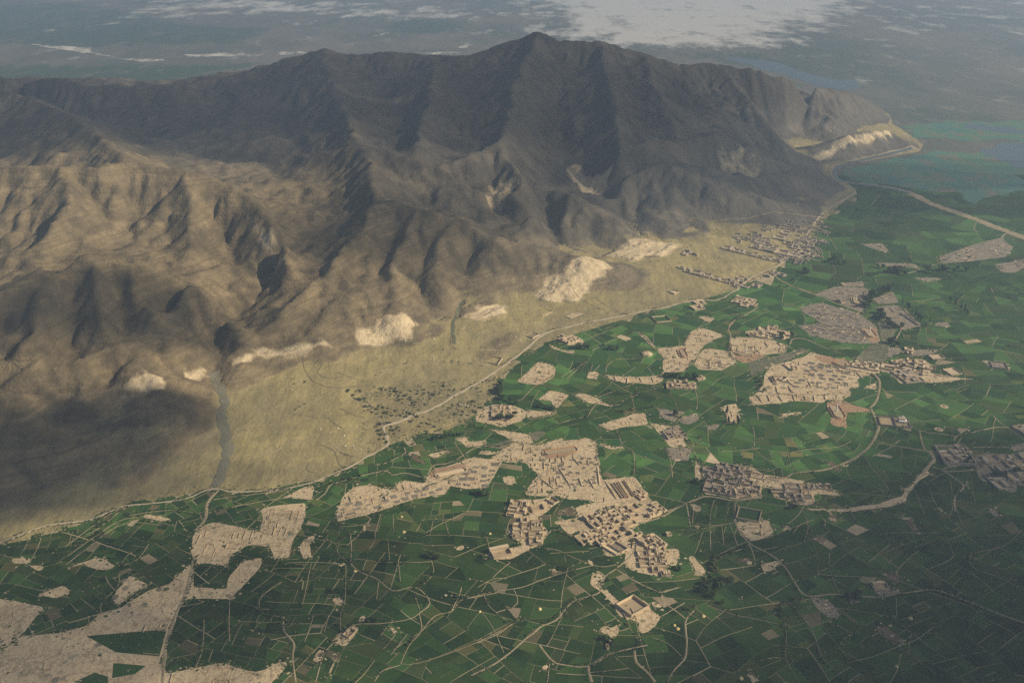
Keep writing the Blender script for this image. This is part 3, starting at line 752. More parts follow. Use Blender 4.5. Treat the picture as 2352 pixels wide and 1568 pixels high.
 ('A', 'brown_soil', [[(760, 570), (900, 520), (930, 550), (800, 600)], [(730, 1100), (850, 1100), (740, 1150)]]),
 ('C', 'grey_soil', [[(1520, 930), (1780, 960), (1700, 1010), (1690, 1060), (1560, 1010)], [(1720, 1030), (1850, 970), (1920, 1020), (1830, 1080), (1750, 1070)], [(1590, 1290), (1840, 1290), (1810, 1410), (1650, 1410)], [(1970, 1090), (2090, 1070), (2080, 1110), (1990, 1130)]]),
 ('E', 'brown_soil', [[(910, 410), (960, 400), (1100, 490), (1040, 490)]]),
 ('D', 'red_soil', [[(1010, 870), (1120, 860), (1180, 880), (1400, 930), (1410, 960), (1190, 965), (1190, 1060), (1215, 1105), (1080, 1090), (1040, 1050), (1060, 1000), (1015, 950)]]),
]:
    for ps in polys: bare(tl, ps, mt, .55+RNG.uniform(-.02, .02), {'pale_soil': 'bare_land', 'grey_soil': 'grey_land', 'brown_soil': 'ploughed_field', 'red_soil': 'brickyard_floor'}[mt])
# stripes of red brick dust lie on the brickyards (a second sheet)
for tl, ps in [('D', [(880, 450), (960, 445), (1190, 490), (1200, 530), (1120, 550), (950, 500)]), ('C', [(470, 1350), (540, 1300), (740, 1290), (780, 1320), (700, 1370), (560, 1390), (500, 1390)]),
               ('C', [(1715, 375), (1775, 370), (1790, 450), (1750, 480), (1715, 440)]), ('D', [(160, 440), (290, 410), (400, 430), (480, 445), (350, 490), (270, 520), (190, 490)]), ('E', [(1120, 580), (1180, 545), (1400, 500), (1480, 520), (1250, 560), (1130, 640)]),
               ('K', [(880, 830), (990, 830), (1035, 960), (940, 960), (890, 900)])]:
    sheet('brick_dust', tl, ps, 'red_soil', .62)
BARE.append(W('D', [(1520, 60), (1600, 160), (1650, 230), (1570, 330), (1580, 470), (1500, 510), (1300, 490), (1280, 460), (1420, 340), (1520, 330), (1480, 150)]))
sheet('riverbed', 'D', [(1520, 60), (1600, 160), (1650, 230), (1570, 330), (1580, 470), (1500, 510), (1300, 490), (1280, 460), (1420, 340), (1520, 330), (1480, 150)], 'riverbed_soil', .5)
sheet('riverbed', 'D', [(290, 480), (420, 470), (560, 450), (800, 370), (830, 400), (700, 460), (500, 540), (380, 620), (300, 630)], 'riverbed_soil', .5)
BARE.append(W('D', [(290, 480), (420, 470), (560, 450), (800, 370), (830, 400), (700, 460), (500, 540), (380, 620), (300, 630)]))
sheet('riverbed', 'A', [(0, -90), (200, -60), (420, -120), (560, -160), (620, -190), (700, -160), (600, -90), (400, -60), (250, -20), (0, -40)], 'riverbed_soil', .5)
# dry stream bed on the fan is draped below with the tracks

# ================================================================== FIELDS
def clip_half(poly, nx_, ny_, c):
    out = []; m_ = len(poly)
    for i in range(m_):
        p, q_ = poly[i], poly[(i+1) % m_]
        dp = nx_*p[0]+ny_*p[1]-c; dq = nx_*q_[0]+ny_*q_[1]-c
        if dp <= 0: out.append(p)
        if (dp < 0 < dq) or (dq < 0 < dp):
            t_ = dp/(dp-dq); out.append((p[0]+(q_[0]-p[0])*t_, p[1]+(q_[1]-p[1])*t_))
    return out
def project(x, y, z=0.0):
    dx, dy, dz = x, y, z-CAM_H
    dep = dy*CP-dz*SP; up = dy*SP+dz*CP
    return 1176+FOC*dx/dep, 784-FOC*up/dep
MTN = FOOT
seeds = []
def try_seeds(n_, r_of):
    for _ in range(n_):
        x = RNG.uniform(-900, 2300); y = RNG.uniform(960, 4300)
        sx, sy = project(x, y)
        if not (-140 < sx < 2500 and 428 < sy < 1680): continue
        if in_poly(np.array(x), np.array(y), MTN): 
            if seg_dist(np.array(x), np.array(y), MTN, True) > 40: continue
        r = r_of(y)
        if all((x-a)**2+(y-b)**2 > r*r for a, b in seeds): seeds.append((x, y))
try_seeds(14000, lambda y: 80 if y < 2100 else (105 if y < 2700 else 150))
sa = np.array(seeds)
parcels = []
def split(poly, ang, target, lvl=0):
    a = abs(poly_area(poly))
    if a < target*RNG.uniform(.75, 1.7) or a < 140:
        parcels.append(poly); return
    c, s = math.cos(ang), math.sin(ang)
    us = [p[0]*c+p[1]*s for p in poly]; vs = [-p[0]*s+p[1]*c for p in poly]
    du, dv = max(us)-min(us), max(vs)-min(vs)
    tilt = RNG.gauss(0, .06)
    cx_ = sum(p[0] for p in poly)/len(poly); cy_ = sum(p[1] for p in poly)/len(poly)
    if du > dv*RNG.uniform(.85, 1.25): nx_, ny_, ext = math.cos(ang+tilt), math.sin(ang+tilt), du
    else: nx_, ny_, ext = -math.sin(ang+tilt), math.cos(ang+tilt), dv
    c0 = nx_*cx_+ny_*cy_+ext*RNG.uniform(-.16, .16)
    r = RNG.random()
    bund = RNG.uniform(.9, 1.7) if r < .27 else (RNG.uniform(.5, .9) if r < .72 else .12)
    if lvl == 0: bund = RNG.uniform(.7, 1.6)
    for sg in (1, -1):
        p = clip_half(poly, nx_*sg, ny_*sg, c0*sg-bund/2)
        if len(p) >= 3: split(p, ang, target, lvl+1)
for i, (x, y) in enumerate(seeds):
    R = 260 if y < 2700 else 190
    poly = [(x-R, y-R), (x+R, y-R), (x+R, y+R), (x-R, y+R)]
    d2 = (sa[:, 0]-x)**2+(sa[:, 1]-y)**2
    for j in np.argsort(d2)[1:26]:
        bx, by = seeds[j]
        nx_, ny_ = bx-x, by-y
        poly = clip_half(poly, nx_, ny_, nx_*(x+bx)/2+ny_*(y+by)/2)
        if len(poly) < 3: break
    if len(poly) < 3: continue
    base = -.35+.9*float(gnoise(x/420+3, y/420))*2+RNG.gauss(0, .15)
    if y < 1500 and x > 250: base = .55+RNG.gauss(0, .1)
    if abs(poly_area(poly)) > 130000: continue
    for i_ in range(len(poly)):
        pa, pb = poly[i_], poly[(i_+1) % len(poly)]; L_ = math.dist(pa, pb)
        if L_ < 1: continue
        sgn = 1 if poly_area(poly) > 0 else -1
        nx_, ny_ = sgn*(pb[1]-pa[1])/L_, -sgn*(pb[0]-pa[0])/L_
        poly2 = clip_half(poly, nx_, ny_, nx_*pa[0]+ny_*pa[1]-RNG.choice([.1, .3, .5, .9]))
        if len(poly2) == len(poly): poly = poly2
    split(poly, base, RNG.choice([260, 380, 620]) if (y < 1650 and x < -250) else RNG.choice([480, 700, 950, 1400]) if y < 1900 else (RNG.choice([900, 1400, 2200]) if y < 2600 else 4200))
def warp(pts):
    a = np.array(pts)
    dx = 9*gnoise(a[:, 0]/95, a[:, 1]/95)+26*gnoise(a[:, 0]/330+9, a[:, 1]/330)
    dy = 9*gnoise(a[:, 0]/95+31, a[:, 1]/95)+26*gnoise(a[:, 0]/330, a[:, 1]/330+7)
    return [(p[0]+u, p[1]+v) for p, u, v in zip(pts, dx, dy)]
def rag(poly, step):
    out = []
    for i in range(len(poly)):
        a, b = poly[i], poly[(i+1) % len(poly)]
        k = max(1, int(math.dist(a, b)/step))
        for j in range(k): out.append((a[0]+(b[0]-a[0])*j/k, a[1]+(b[1]-a[1])*j/k))
    return out
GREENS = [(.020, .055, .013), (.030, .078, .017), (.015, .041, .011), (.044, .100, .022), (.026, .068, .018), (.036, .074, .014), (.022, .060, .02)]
def parcel_tint(x, y, ar=0):
    r = RNG.random()
    if ar > 800: r = max(r, .10)
    if r < .03: c = (.36, .29, .2) if RNG.random() < .5 else (.15, .125, .075)
    elif r < .055: c = (.13, .125, .045)
    elif r < .10: c = (.085, .12, .032)
    elif r < .19: c = (.055, .125, .03)
    elif r < .27: c = (.05, .075, .025)
    else: c = RNG.choice(GREENS)
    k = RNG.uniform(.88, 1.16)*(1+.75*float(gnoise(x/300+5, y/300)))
    if y > 1650 and x < 900: k *= 1.35  # mid-valley crops brightened in colour as if in fuller sun
    elif y < 1450: k *= .7  # shade over the foreground put into the crop colour
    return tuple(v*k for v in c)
fields = []
for poly in parcels:
    if poly_area(poly) < 0: poly = poly[::-1]
    pp = poly
    cx_ = sum(p[0] for p in poly)/len(poly); cy_ = sum(p[1] for p in poly)/len(poly)
    far_ = cy_ > 2500
    if len(pp) < 3 or abs(poly_area(pp)) < 60: continue
    pp = warp(rag(pp, 9.0 if not far_ else 22.0))
    cw = (sum(p[0] for p in pp)/len(pp), sum(p[1] for p in pp)/len(pp))
    if in_poly(np.array(cw[0]), np.array(cw[1]), MTN): continue
    hid = False
    A2 = np.array(pp)
    for bp in BARE:
        if in_poly(np.array(cw[0]), np.array(cw[1]), bp) and in_poly(A2[:, 0], A2[:, 1], bp).all(): hid = True; break
    if hid: continue
    sx, sy = project(*cw)
    sp = [project(*p) for p in pp]
    ar = abs(poly_area(sp)) if (0 < sx < 2352 and 0 < sy < 1568) else 0
    if ar and any(in_poly(np.array(cw[0]), np.array(cw[1]), bp) for bp in BARE): ar *= .3
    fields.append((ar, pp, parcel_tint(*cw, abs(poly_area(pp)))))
# green plots that lie on the bare land
for tl, ps in [('G', [(640, 1220), (870, 1200), (1235, 1170), (1180, 1370), (860, 1340)]), ('G', [(840, 1420), (1080, 1440), (1000, 1500), (830, 1530)]), ('G', [(550, 1560), (700, 1490), (800, 1520), (800, 1600)]),
               ('G', [(910, 960), (1000, 885), (960, 930)]), ('G', [(700, 340), (760, 260), (930, 175), (1050, 170), (1070, 210), (1130, 230), (930, 250), (820, 290)]),
               ('A', [(50, 30), (150, 40), (230, 30), (160, 80), (50, 60)]), ('C', [(860, 1090), (940, 1080), (1010, 1190), (930, 1220), (820, 1180), (810, 1130)])]:
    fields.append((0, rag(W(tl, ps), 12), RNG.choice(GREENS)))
fields.sort(key=lambda t_: -t_[0])
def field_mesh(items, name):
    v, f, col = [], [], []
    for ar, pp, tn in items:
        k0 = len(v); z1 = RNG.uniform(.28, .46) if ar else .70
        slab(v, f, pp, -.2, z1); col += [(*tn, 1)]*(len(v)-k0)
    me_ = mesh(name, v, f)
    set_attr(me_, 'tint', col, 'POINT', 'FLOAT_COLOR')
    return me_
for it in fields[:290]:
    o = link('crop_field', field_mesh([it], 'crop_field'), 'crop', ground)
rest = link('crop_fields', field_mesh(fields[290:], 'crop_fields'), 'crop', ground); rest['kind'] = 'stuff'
print('parcels', len(parcels), 'fields', len(fields), 'seeds', len(seeds))

# ================================================================== ROADS, TRACKS, STREAM BEDS
LANES = []
def ribbon(name, tile, pts, width, mat='road_dust', lift=.82, fan=False, wv=.35):
    if name in ('dirt_road', 'dirt_track'): width *= .66
    wpts = WH(tile, pts) if fan else W(tile, pts)
    L = smooth_line(wpts, 7.0 if width < 10 else 9.0)
    LANES.append((name, L, width))
    v, f = [], []
    for i, p in enumerate(L):
        a = L[max(0, i-1)]; b = L[min(len(L)-1, i+1)]
        d = math.hypot(b[0]-a[0], b[1]-a[1]) or 1
        nx_, ny_ = -(b[1]-a[1])/d, (b[0]-a[0])/d
        h1 = width/2*(1+wv*1.6*float(gnoise(p[0]/23, p[1]/23))); h2 = width/2*(1+wv*1.6*float(gnoise(p[0]/23+70, p[1]/23)))
        for s_ in (-1, -.4, .4, 1):
            hw = h1 if s_ < 0 else h2
            x, y = p[0]+nx_*hw*s_, p[1]+ny_*hw*s_
            z = max(0.0, height(x, y))
            edge = -.55 if abs(s_) == 1 else 0
            v.append((x, y, max(z, 0)+lift+edge))
        if i:
            k = len(v)-8
            for c_ in range(3): f.append((k+c_, k+4+c_, k+5+c_, k+1+c_))
    me_ = mesh(name, v, f)
    for p_ in me_.polygons: p_.use_smooth = True
    me_.flip_normals() if sum(p_.normal.z for p_ in me_.polygons) < 0 else None
    return tag(link(name, me_, mat), kind='structure')
SROAD = S('G', [(-200, 590), (0, 530), (180, 465), (350, 405), (600, 370), (700, 350), (820, 300), (930, 260), (1120, 240), (1330, 215), (1450, 180), (1520, 145), (1620, 135), (1720, 155), (1900, 150), (2080, 140), (2200, 110), (2300, 90)])
SROAD += S('E', [(100, 650), (250, 590), (400, 520), (550, 430), (690, 360)])
ribbon('dirt_road', 'S', SROAD, 7.5, 'main_road_dust', fan=True)
ribbon('dirt_road', 'S', S('M', [(880, 1390), (1090, 1285), (1110, 1200), (1080, 1100), (1200, 1060), (1340, 995), (1480, 950), (1600, 890), (1750, 800), (1900, 720), (2030, 640), (2150, 560)])+S('C', [(300, 400), (420, 290), (540, 225), (700, 185), (850, 145), (1050, 110), (1230, 75), (1420, 35)])
       + S('F', [(450, 760), (620, 715), (780, 685), (950, 685), (1100, 610), (1150, 570), (1240, 490), (1370, 430), (1520, 360), (1600, 290), (1700, 170), (1800, 40)])+S('L', [(470, 940), (560, 860), (680, 790), (800, 710), (740, 650)]), 10.5, 'main_road_dust', fan=True, lift=1.1, wv=.7)
ribbon('dirt_road', 'F', [(0, 865), (130, 850), (200, 810)], 5, fan=True)
ribbon('canal_bank', 'L', [(1350, 315), (1100, 370), (860, 420), (680, 460), (610, 490), (595, 550), (640, 605), (720, 620), (860, 640), (1100, 670), (1300, 720), (1500, 820), (1700, 890), (1900, 960), (2100, 1040), (2400, 1150)], 34, fan=False, lift=1.4)
ribbon('canal', 'L', [(1320, 322), (1100, 372), (860, 423), (690, 465), (625, 500), (615, 560), (660, 605), (740, 618), (860, 642), (1100, 672), (1300, 722)], 17, 'water', lift=2.4, wv=.1)
ribbon('dirt_track', 'F', [(1480, 475), (1580, 535), (1850, 640), (2100, 740), (2300, 800)], 9)
for tl, wd, lines in [
 ('M', 5, [[(-200, 1400), (60, 1330), (200, 1250), (350, 1220), (500, 1220), (580, 1250), (700, 1330), (820, 1370), (950, 1345)], [(920, 850), (980, 930), (1040, 1030), (1075, 1100)], [(1150, 570), (1300, 520), (1480, 500), (1800, 515), (2080, 570)]]),
 ('S', 3, [[(1385, 655), (1375, 690), (1440, 725)], [(1540, 585), (1620, 560), (1660, 580), (1640, 610)], [(1300, 640), (1340, 690), (1400, 720)], [(1420, 480), (1600, 500), (1800, 490), (1900, 495)]])]:
    for L in lines: ribbon('dirt_track', tl, L, wd, fan=True, lift=.6)
for L in ([(470, 430), (510, 520), (470, 600), (560, 650), (700, 640)], [(570, 1020), (640, 1080), (700, 1110)], [(500, 1260), (620, 1320), (660, 1420), (700, 1470)], [(400, 1420), (370, 1490), (480, 1530)],
          [(1140, 20), (1250, 50), (1340, 110), (1380, 200), (1340, 330)], [(1700, -60), (1690, 60), (1730, 180), (1690, 330), (1780, 400)], [(680, 930), (830, 1000), (900, 1005)], [(240, 980), (380, 1000), (480, 1020)], [(340, 460), (350, 560), (430, 680), (620, 740), (850, 720)], [(640, 600), (760, 640), (900, 680)]):
    ribbon('dry_channel', 'M', L, 3.2, 'dry_channel_soil', fan=True, lift=.35, wv=.9)
for L in ([(1000, 640), (1150, 570)], [(1150, 1010), (1500, 960), (1900, 860)], [(1350, 330), (1500, 330), (1680, 390), (2300, 400)], [(120, 760), (300, 690), (420, 700)], [(200, 1000), (360, 900), (640, 760)]):
    ribbon('dirt_track', 'M', L, 4, fan=True, lift=.4)
for tl, wd, lines in [
 ('B', 9, [[(760, 630), (860, 640), (990, 630), (1080, 585), (1200, 570), (1390, 545), (1600, 465), (1720, 390), (1810, 290), (1860, 170), (1840, 90), (1790, -10)]]),
 ('D', 9, [[(1400, 925), (1470, 850), (1495, 690), (1440, 610)]]),
 ('B', 7, [[(-130, 950), (0, 900), (130, 850), (270, 795), (450, 820), (560, 835), (750, 805), (785, 800), (745, 720), (760, 630)]]),
 ('A', 5.5, [[(1340, 1075), (1440, 990), (1500, 900), (1480, 800), (1500, 690), (1620, 650), (1760, 600), (1900, 520), (2050, 445)]]),
 ('D', 6, [[(1440, 610), (1300, 590), (1180, 560), (1000, 545), (800, 560), (620, 640)], [(670, 340), (700, 290), (800, 290), (900, 330), (1030, 380), (1230, 370)], [(320, 810), (700, 805), (1000, 800), (1150, 760)], [(130, 270), (110, 190), (180, 110), (280, 60), (380, 0)], [(130, 270), (120, 390), (160, 480)], [(1500, 580), (1900, 620), (2350, 660)]]),
 ('N', 5, [[(200, 685), (500, 730), (820, 780), (950, 785)], [(1200, 660), (1230, 600), (1400, 560), (1700, 490), (1900, 490)], [(720, 510), (850, 550), (1050, 570), (1200, 600)], [(900, 990), (1020, 1020), (1200, 1130), (1320, 1240), (1210, 1370), (1210, 1560)], [(1050, 1010), (1120, 1050), (1460, 1030)], [(760, 530), (780, 650), (820, 770)], [(1060, 1010), (1250, 975), (1430, 960)], [(1440, 740), (1700, 740), (1900, 740)]]),
 ('N', 11, [[(890, 800), (940, 890), (860, 1000), (790, 1080), (720, 1120)]]),
 ('J', 5.5, [[(210, 230), (215, 380), (260, 470), (330, 540), (480, 620), (590, 720), (650, 820), (740, 920), (950, 910), (1250, 930), (1470, 900), (1690, 880), (1900, 950), (2100, 1030), (2350, 1120)]]),
 ('J', 2.2, [[(1690, 880), (1690, 830), (1600, 740), (1480, 660)], [(870, 410), (960, 500), (1050, 590), (1200, 690), (1300, 750)], [(1200, 670), (1360, 540)], [(1310, 460), (1500, 455), (1750, 475), (1810, 580), (1810, 650), (1600, 740)], [(1950, 610), (2200, 550), (2340, 430)], [(1860, 150), (1840, 220), (1870, 340), (1930, 430), (2150, 560), (2350, 650)], [(1950, 610), (1970, 710), (2150, 780), (2350, 880)],
              [(740, 1000), (870, 1160), (1000, 1330), (1070, 1400)], [(570, 1080), (590, 1200), (590, 1380), (660, 1520), (690, 1568)], [(930, 1450), (1070, 1410), (1230, 1370), (1410, 1300), (1560, 1240), (1680, 1150)], [(650, 1000), (780, 1180), (860, 1380), (980, 1500)], [(830, 300), (880, 390), (870, 410)], [(740, 360), (750, 430), (720, 530)], [(1070, 290), (1110, 370), (1300, 480)], [(640, 460), (690, 400), (820, 350)], [(910, 600), (910, 720), (980, 900)], [(400, 1400), (490, 1380), (590, 1385)], [(500, 960), (620, 980), (740, 960)], [(0, 990), (200, 1060), (400, 1100), (570, 1140)], [(1260, 1000), (1420, 1120), (1560, 1230)], [(1300, 1210), (1700, 1500)]]),
 ('I', 5, [[(1330, 520), (1240, 580), (1190, 660), (1170, 740), (940, 820), (860, 900), (780, 990), (640, 1050), (570, 1110), (500, 1160), (380, 1270), (200, 1400), (0, 1500)], [(1330, 520), (1450, 600), (1600, 680), (1740, 740), (1760, 820), (1860, 890), (1970, 980)], [(1740, 740), (1850, 705), (1900, 690)], [(1620, 1220), (1450, 1255), (1250, 1310), (1080, 1410), (1000, 1420), (780, 1385), (720, 1340), (630, 1220)], [(2050, 900), (1970, 1000), (1980, 1200), (1960, 1340), (1870, 1440), (1800, 1560)]]),
 ('I', 7, [[(1500, 1270), (1520, 1380), (1600, 1450), (1690, 1560)], [(1250, 1310), (1160, 1370), (1080, 1420), (1090, 1500), (1110, 1560)]]),
 ('I', 3, [[(1440, 1000), (1480, 1100), (1570, 1200)], [(720, 1390), (700, 1560)], [(1090, 1470), (1310, 1450), (1440, 1430)], [(680, 330), (800, 350), (900, 400), (1000, 440), (1190, 500), (1330, 480)], [(0, 780), (200, 730), (460, 690), (650, 620), (900, 540), (1110, 490)], [(560, 320), (670, 250), (740, 165), (880, 200), (1020, 290)], [(1660, 1150), (1800, 1200), (1930, 1320)], [(60, 690), (210, 610), (330, 610)], [(200, 600), (260, 540), (360, 460)], [(1370, 1090), (1460, 1060)], [(1900, 210), (2080, 160), (2350, 110)], [(1960, 830), (1860, 890), (1720, 970)], [(120, 760), (150, 840), (230, 920), (370, 1030)], [(230, 920), (420, 840), (390, 700)], [(60, 1200), (240, 1120), (370, 1030), (500, 960)], [(300, 1290), (200, 1060), (100, 920)]]),
 ('H', 4, [[(960, 200), (970, 360), (970, 480), (1080, 560), (1200, 610), (1350, 720), (1500, 690), (1600, 710), (1690, 830), (1600, 920), (1500, 980), (1250, 1020), (1010, 1030), (890, 1110), (800, 1200), (710, 1320), (640, 1560)], [(1590, 930), (1610, 1080), (1500, 1220), (1420, 1390)], [(1610, 1090), (1740, 950), (1890, 910), (1970, 810), (2150, 770), (2300, 740)], [(1230, 1480), (1260, 1450), (1420, 1400)], [(1180, 1560), (1240, 1450)], [(1980, 690), (1950, 780), (1890, 900)]]),
 ('H', 2.4, [[(1420, 1390), (1600, 1380), (2060, 1220), (2350, 1080)], [(920, 490), (910, 800), (870, 930), (870, 1080)], [(380, 465), (600, 460), (900, 470)], [(350, 960), (150, 920), (140, 780), (330, 640)], [(1240, 20), (1190, 180), (1180, 270), (1120, 350)], [(1300, 230), (1320, 440)], [(1700, 440), (1720, 560), (1600, 690)], [(1210, 460), (1560, 460), (1720, 450)], [(740, 240), (830, 300), (850, 380), (930, 450)], [(820, 100), (960, 200)], [(1350, 20), (1360, 210)], [(1560, 180), (1650, 40)], [(1720, 80), (1690, 210)], [(850, 130), (950, 130), (1140, 105)], [(960, 205), (1090, 190)], [(600, 470), (540, 760), (520, 850)], [(1400, 460), (1420, 640)], [(1550, 760), (1600, 910)], [(1290, 1060), (1240, 1130)], [(1180, 1360), (1090, 1480), (1000, 1568)], [(720, 1100), (760, 950)], [(540, 1190), (600, 1020), (620, 960)], [(360, 1025), (600, 1020)], [(1480, 1120), (1330, 1310)], [(1390, 1100), (1260, 1260)], [(1220, 640), (1200, 800)], [(1720, 90), (2000, 40)], [(1830, 90), (1870, 230)], [(2200, 190), (2240, 340)]]),
 ('H', 5, [[(350, 960), (350, 1080), (440, 1200), (430, 1330), (460, 1560)]]),
 ('G', 9, [[(1620, 140), (1540, 230), (1520, 350), (1450, 440)], [(1430, 660), (1380, 880), (1300, 1060), (1230, 1280), (1200, 1600)]]),
 ('G', 3, [[(1700, 960), (1695, 1130), (1700, 1260)], [(1510, 1100), (1500, 1300), (1450, 1450)], [(880, 760), (870, 850), (750, 980), (750, 1050)], [(490, 690), (620, 590), (830, 430), (1000, 380), (1200, 400)], [(930, 330), (1250, 290), (1500, 320)], [(1540, 310), (1800, 250), (2100, 200), (2300, 200)], [(1580, 210), (1800, 180), (2150, 140)], [(640, 470), (720, 430), (900, 290)], [(480, 560), (600, 470), (820, 310)], [(1100, 540), (1020, 650), (900, 700)], [(500, 630), (860, 380), (1040, 340)]]),
 ('C', 3.5, [[(210, 850), (270, 850), (380, 740), (480, 690), (570, 640)], [(880, 1010), (940, 910), (1010, 880), (1150, 900), (1220, 850), (1340, 800), (1330, 740), (1450, 740), (1570, 715)], [(330, 1030), (560, 990), (590, 940)], [(640, 1060), (780, 1020), (880, 1010)], [(1340, 210), (1060, 330), (920, 400)], [(1490, 430), (1330, 470), (1150, 480), (1060, 540), (1050, 600)], [(1340, 210), (1500, 380)], [(2010, 140), (1830, 230), (1760, 350)], [(2200, 260), (2180, 170), (2240, 110), (2350, 70)], [(2190, 270), (2180, 400), (2210, 480)], [(2140, 260), (1950, 350), (1870, 480), (1750, 600)], [(1880, 940), (1890, 860), (1870, 760)], [(690, 660), (880, 480)], [(960, 1240), (1000, 1540)], [(1150, 1130), (1200, 1260), (1300, 1330), (1310, 1540)], [(1590, 1290), (1640, 1400), (1660, 1560)], [(1840, 1290), (1900, 1400), (1950, 1460)], [(1840, 1280), (1920, 1190), (1740, 1150)], [(640, 640), (850, 510)], [(850, 870), (1100, 780), (1310, 700)]]),
 ('E', 5, [[(80, 830), (160, 770), (220, 690), (350, 650), (520, 600), (730, 560), (780, 600), (900, 580), (1080, 630)], [(600, 510), (720, 490), (830, 440), (900, 400), (890, 350)], [(1110, 590), (1160, 510), (1300, 490), (1400, 440), (1520, 360), (1640, 330), (1750, 350), (1900, 310), (2040, 330), (2200, 270)], [(650, 940), (670, 830), (720, 780)], [(1050, 780), (1090, 700), (1300, 640), (1480, 560)]]),
 ('B', 3, [[(0, 1110), (200, 1095), (210, 1045), (310, 1065), (530, 1040)], [(550, 840), (570, 900), (530, 1030)], [(310, 1065), (320, 950), (350, 830)], [(310, 1065), (320, 1290)], [(1060, 390), (1250, 360), (1500, 340), (1610, 285)], [(1090, 580), (1040, 470), (1030, 400)], [(410, 380), (580, 375), (770, 350)], [(590, 380), (640, 510)], [(720, 340), (715, 200), (700, 155)], [(880, 1100), (1000, 1060), (1110, 980), (1160, 900)], [(1000, 830), (1400, 900)], [(340, 1390), (460, 1330), (650, 1260)], [(1600, 760), (2010, 800)], [(210, 460), (250, 530)], [(640, 510), (720, 610)], [(150, 350), (40, 190)], [(150, 1060), (160, 920)], [(420, 1060), (440, 1240)], [(500, 1060), (570, 1260)]]),
 ('K', 7, [[(1160, 960), (1210, 870), (1220, 850)], [(970, 640), (1200, 628), (1300, 710), (1400, 800)], [(1280, 330), (1580, 230), (1720, 170)], [(2150, 40), (2160, -20), (2250, -60)]])]:
    for L in lines: ribbon('dirt_track', tl, L, wd*(1 if wd > 4 else .8))
ribbon('stream_bed', 'S', [(495, 1118), (512, 1080), (522, 1040), (520, 1000), (508, 960), (515, 920), (500, 880), (492, 855)], 20, 'stream_gravel', fan=True, lift=.9, wv=.6)
ribbon('stream_bed', 'S', [(1045, 790), (1040, 750), (1050, 720), (1065, 690)], 9, 'riverbed_soil', fan=True, lift=.9, wv=.6)

# ------------------------------------------------------------------ tufts and dusty spots along the edges of bare land
v, f, tc = [], [], []
def spot(x, y, r, z, col):
    n_ = 7; k = len(v); a0 = RNG.uniform(0, 6); ex = RNG.uniform(.5, 1.0); rot = RNG.uniform(0, 3.14); c_, s_ = math.cos(rot), math.sin(rot)
    for i in range(n_):
        rr = r*RNG.uniform(.55, 1.2); an = a0+6.283*i/n_; px, py = rr*math.cos(an), rr*ex*math.sin(an)
        v.append((x+px*c_-py*s_, y+px*s_+py*c_, z-.25))
    v.append((x, y, z)); tc.extend([(*col, 1)]*(n_+1))
    for i in range(n_): f.append((k+i, k+(i+1) % n_, k+n_))
for bp in BARE:
    per = sum(math.dist(bp[i], bp[(i+1) % len(bp)]) for i in range(len(bp)))
    for _ in range(int(per/4.5)):
        i = RNG.randrange(len(bp)); p0, p1 = bp[i], bp[(i+1) % len(bp)]; t_ = RNG.random()
        x = p0[0]+(p1[0]-p0[0])*t_+RNG.gauss(0, 5); y = p0[1]+(p1[1]-p0[1])*t_+RNG.gauss(0, 5)
        if RNG.random() < .55: spot(x, y, RNG.uniform(.8, 3.2), .95, RNG.choice([(.04, .075, .022), (.075, .09, .035), (.10, .10, .05), (.03, .06, .02)]))
        else: spot(x, y, RNG.uniform(.8, 3.5), .85, RNG.choice([(.44, .36, .24), (.36, .29, .19), (.5, .41, .28)]))
for bp in BARE:
    xs = [p[0] for p in bp]; ys = [p[1] for p in bp]
    for _ in range(int(abs(poly_area(bp))/110)):
        x, y = RNG.uniform(min(xs), max(xs)), RNG.uniform(min(ys), max(ys))
        if not pip(x, y, bp): continue
        k_ = RNG.uniform(.72, 1.1); big_ = RNG.random() < .25
        c_ = RNG.choice([(.50, .40, .275), (.44, .35, .235), (.34, .28, .21), (.58, .48, .35), (.27, .225, .165)]) if RNG.random() < .86 else (.09, .10, .04)
        spot(x, y, RNG.uniform(4, 10) if big_ else RNG.uniform(.8, 3.0), .74 if big_ else .82, tuple(a_*k_ for a_ in c_))
for i in range(2, 31):
    p0, p1 = FOOT[i], FOOT[i+1]
    for _ in range(int(math.dist(p0, p1)/1.6)):
        t_ = RNG.random(); x = p0[0]+(p1[0]-p0[0])*t_+RNG.gauss(0, 9); y = p0[1]+(p1[1]-p0[1])*t_+RNG.gauss(0, 9)
        spot(x, y, RNG.uniform(.8, 3.4), max(.75, height(x, y)+.35), RNG.choice([(.05, .08, .025), (.08, .09, .035), (.12, .115, .05), (.30, .25, .15), (.36, .30, .18)]))
for poly in parcels:
    if RNG.random() < .5:
        cx_ = sum(p[0] for p in poly)/len(poly); cy_ = sum(p[1] for p in poly)/len(poly)
        if cy_ > 2700 or in_poly(cx_, cy_, MTN): continue
        (wx_, wy_), = warp([poly[0]])
        for _ in range(RNG.choice([1, 2, 4])):
            spot(wx_+RNG.gauss(0, 4), wy_+RNG.gauss(0, 4), RNG.uniform(.6, 2.2), .7, RNG.choice([(.40, .33, .2), (.3, .25, .14), (.08, .09, .035), (.05, .08, .025), (.025, .045, .018)]))
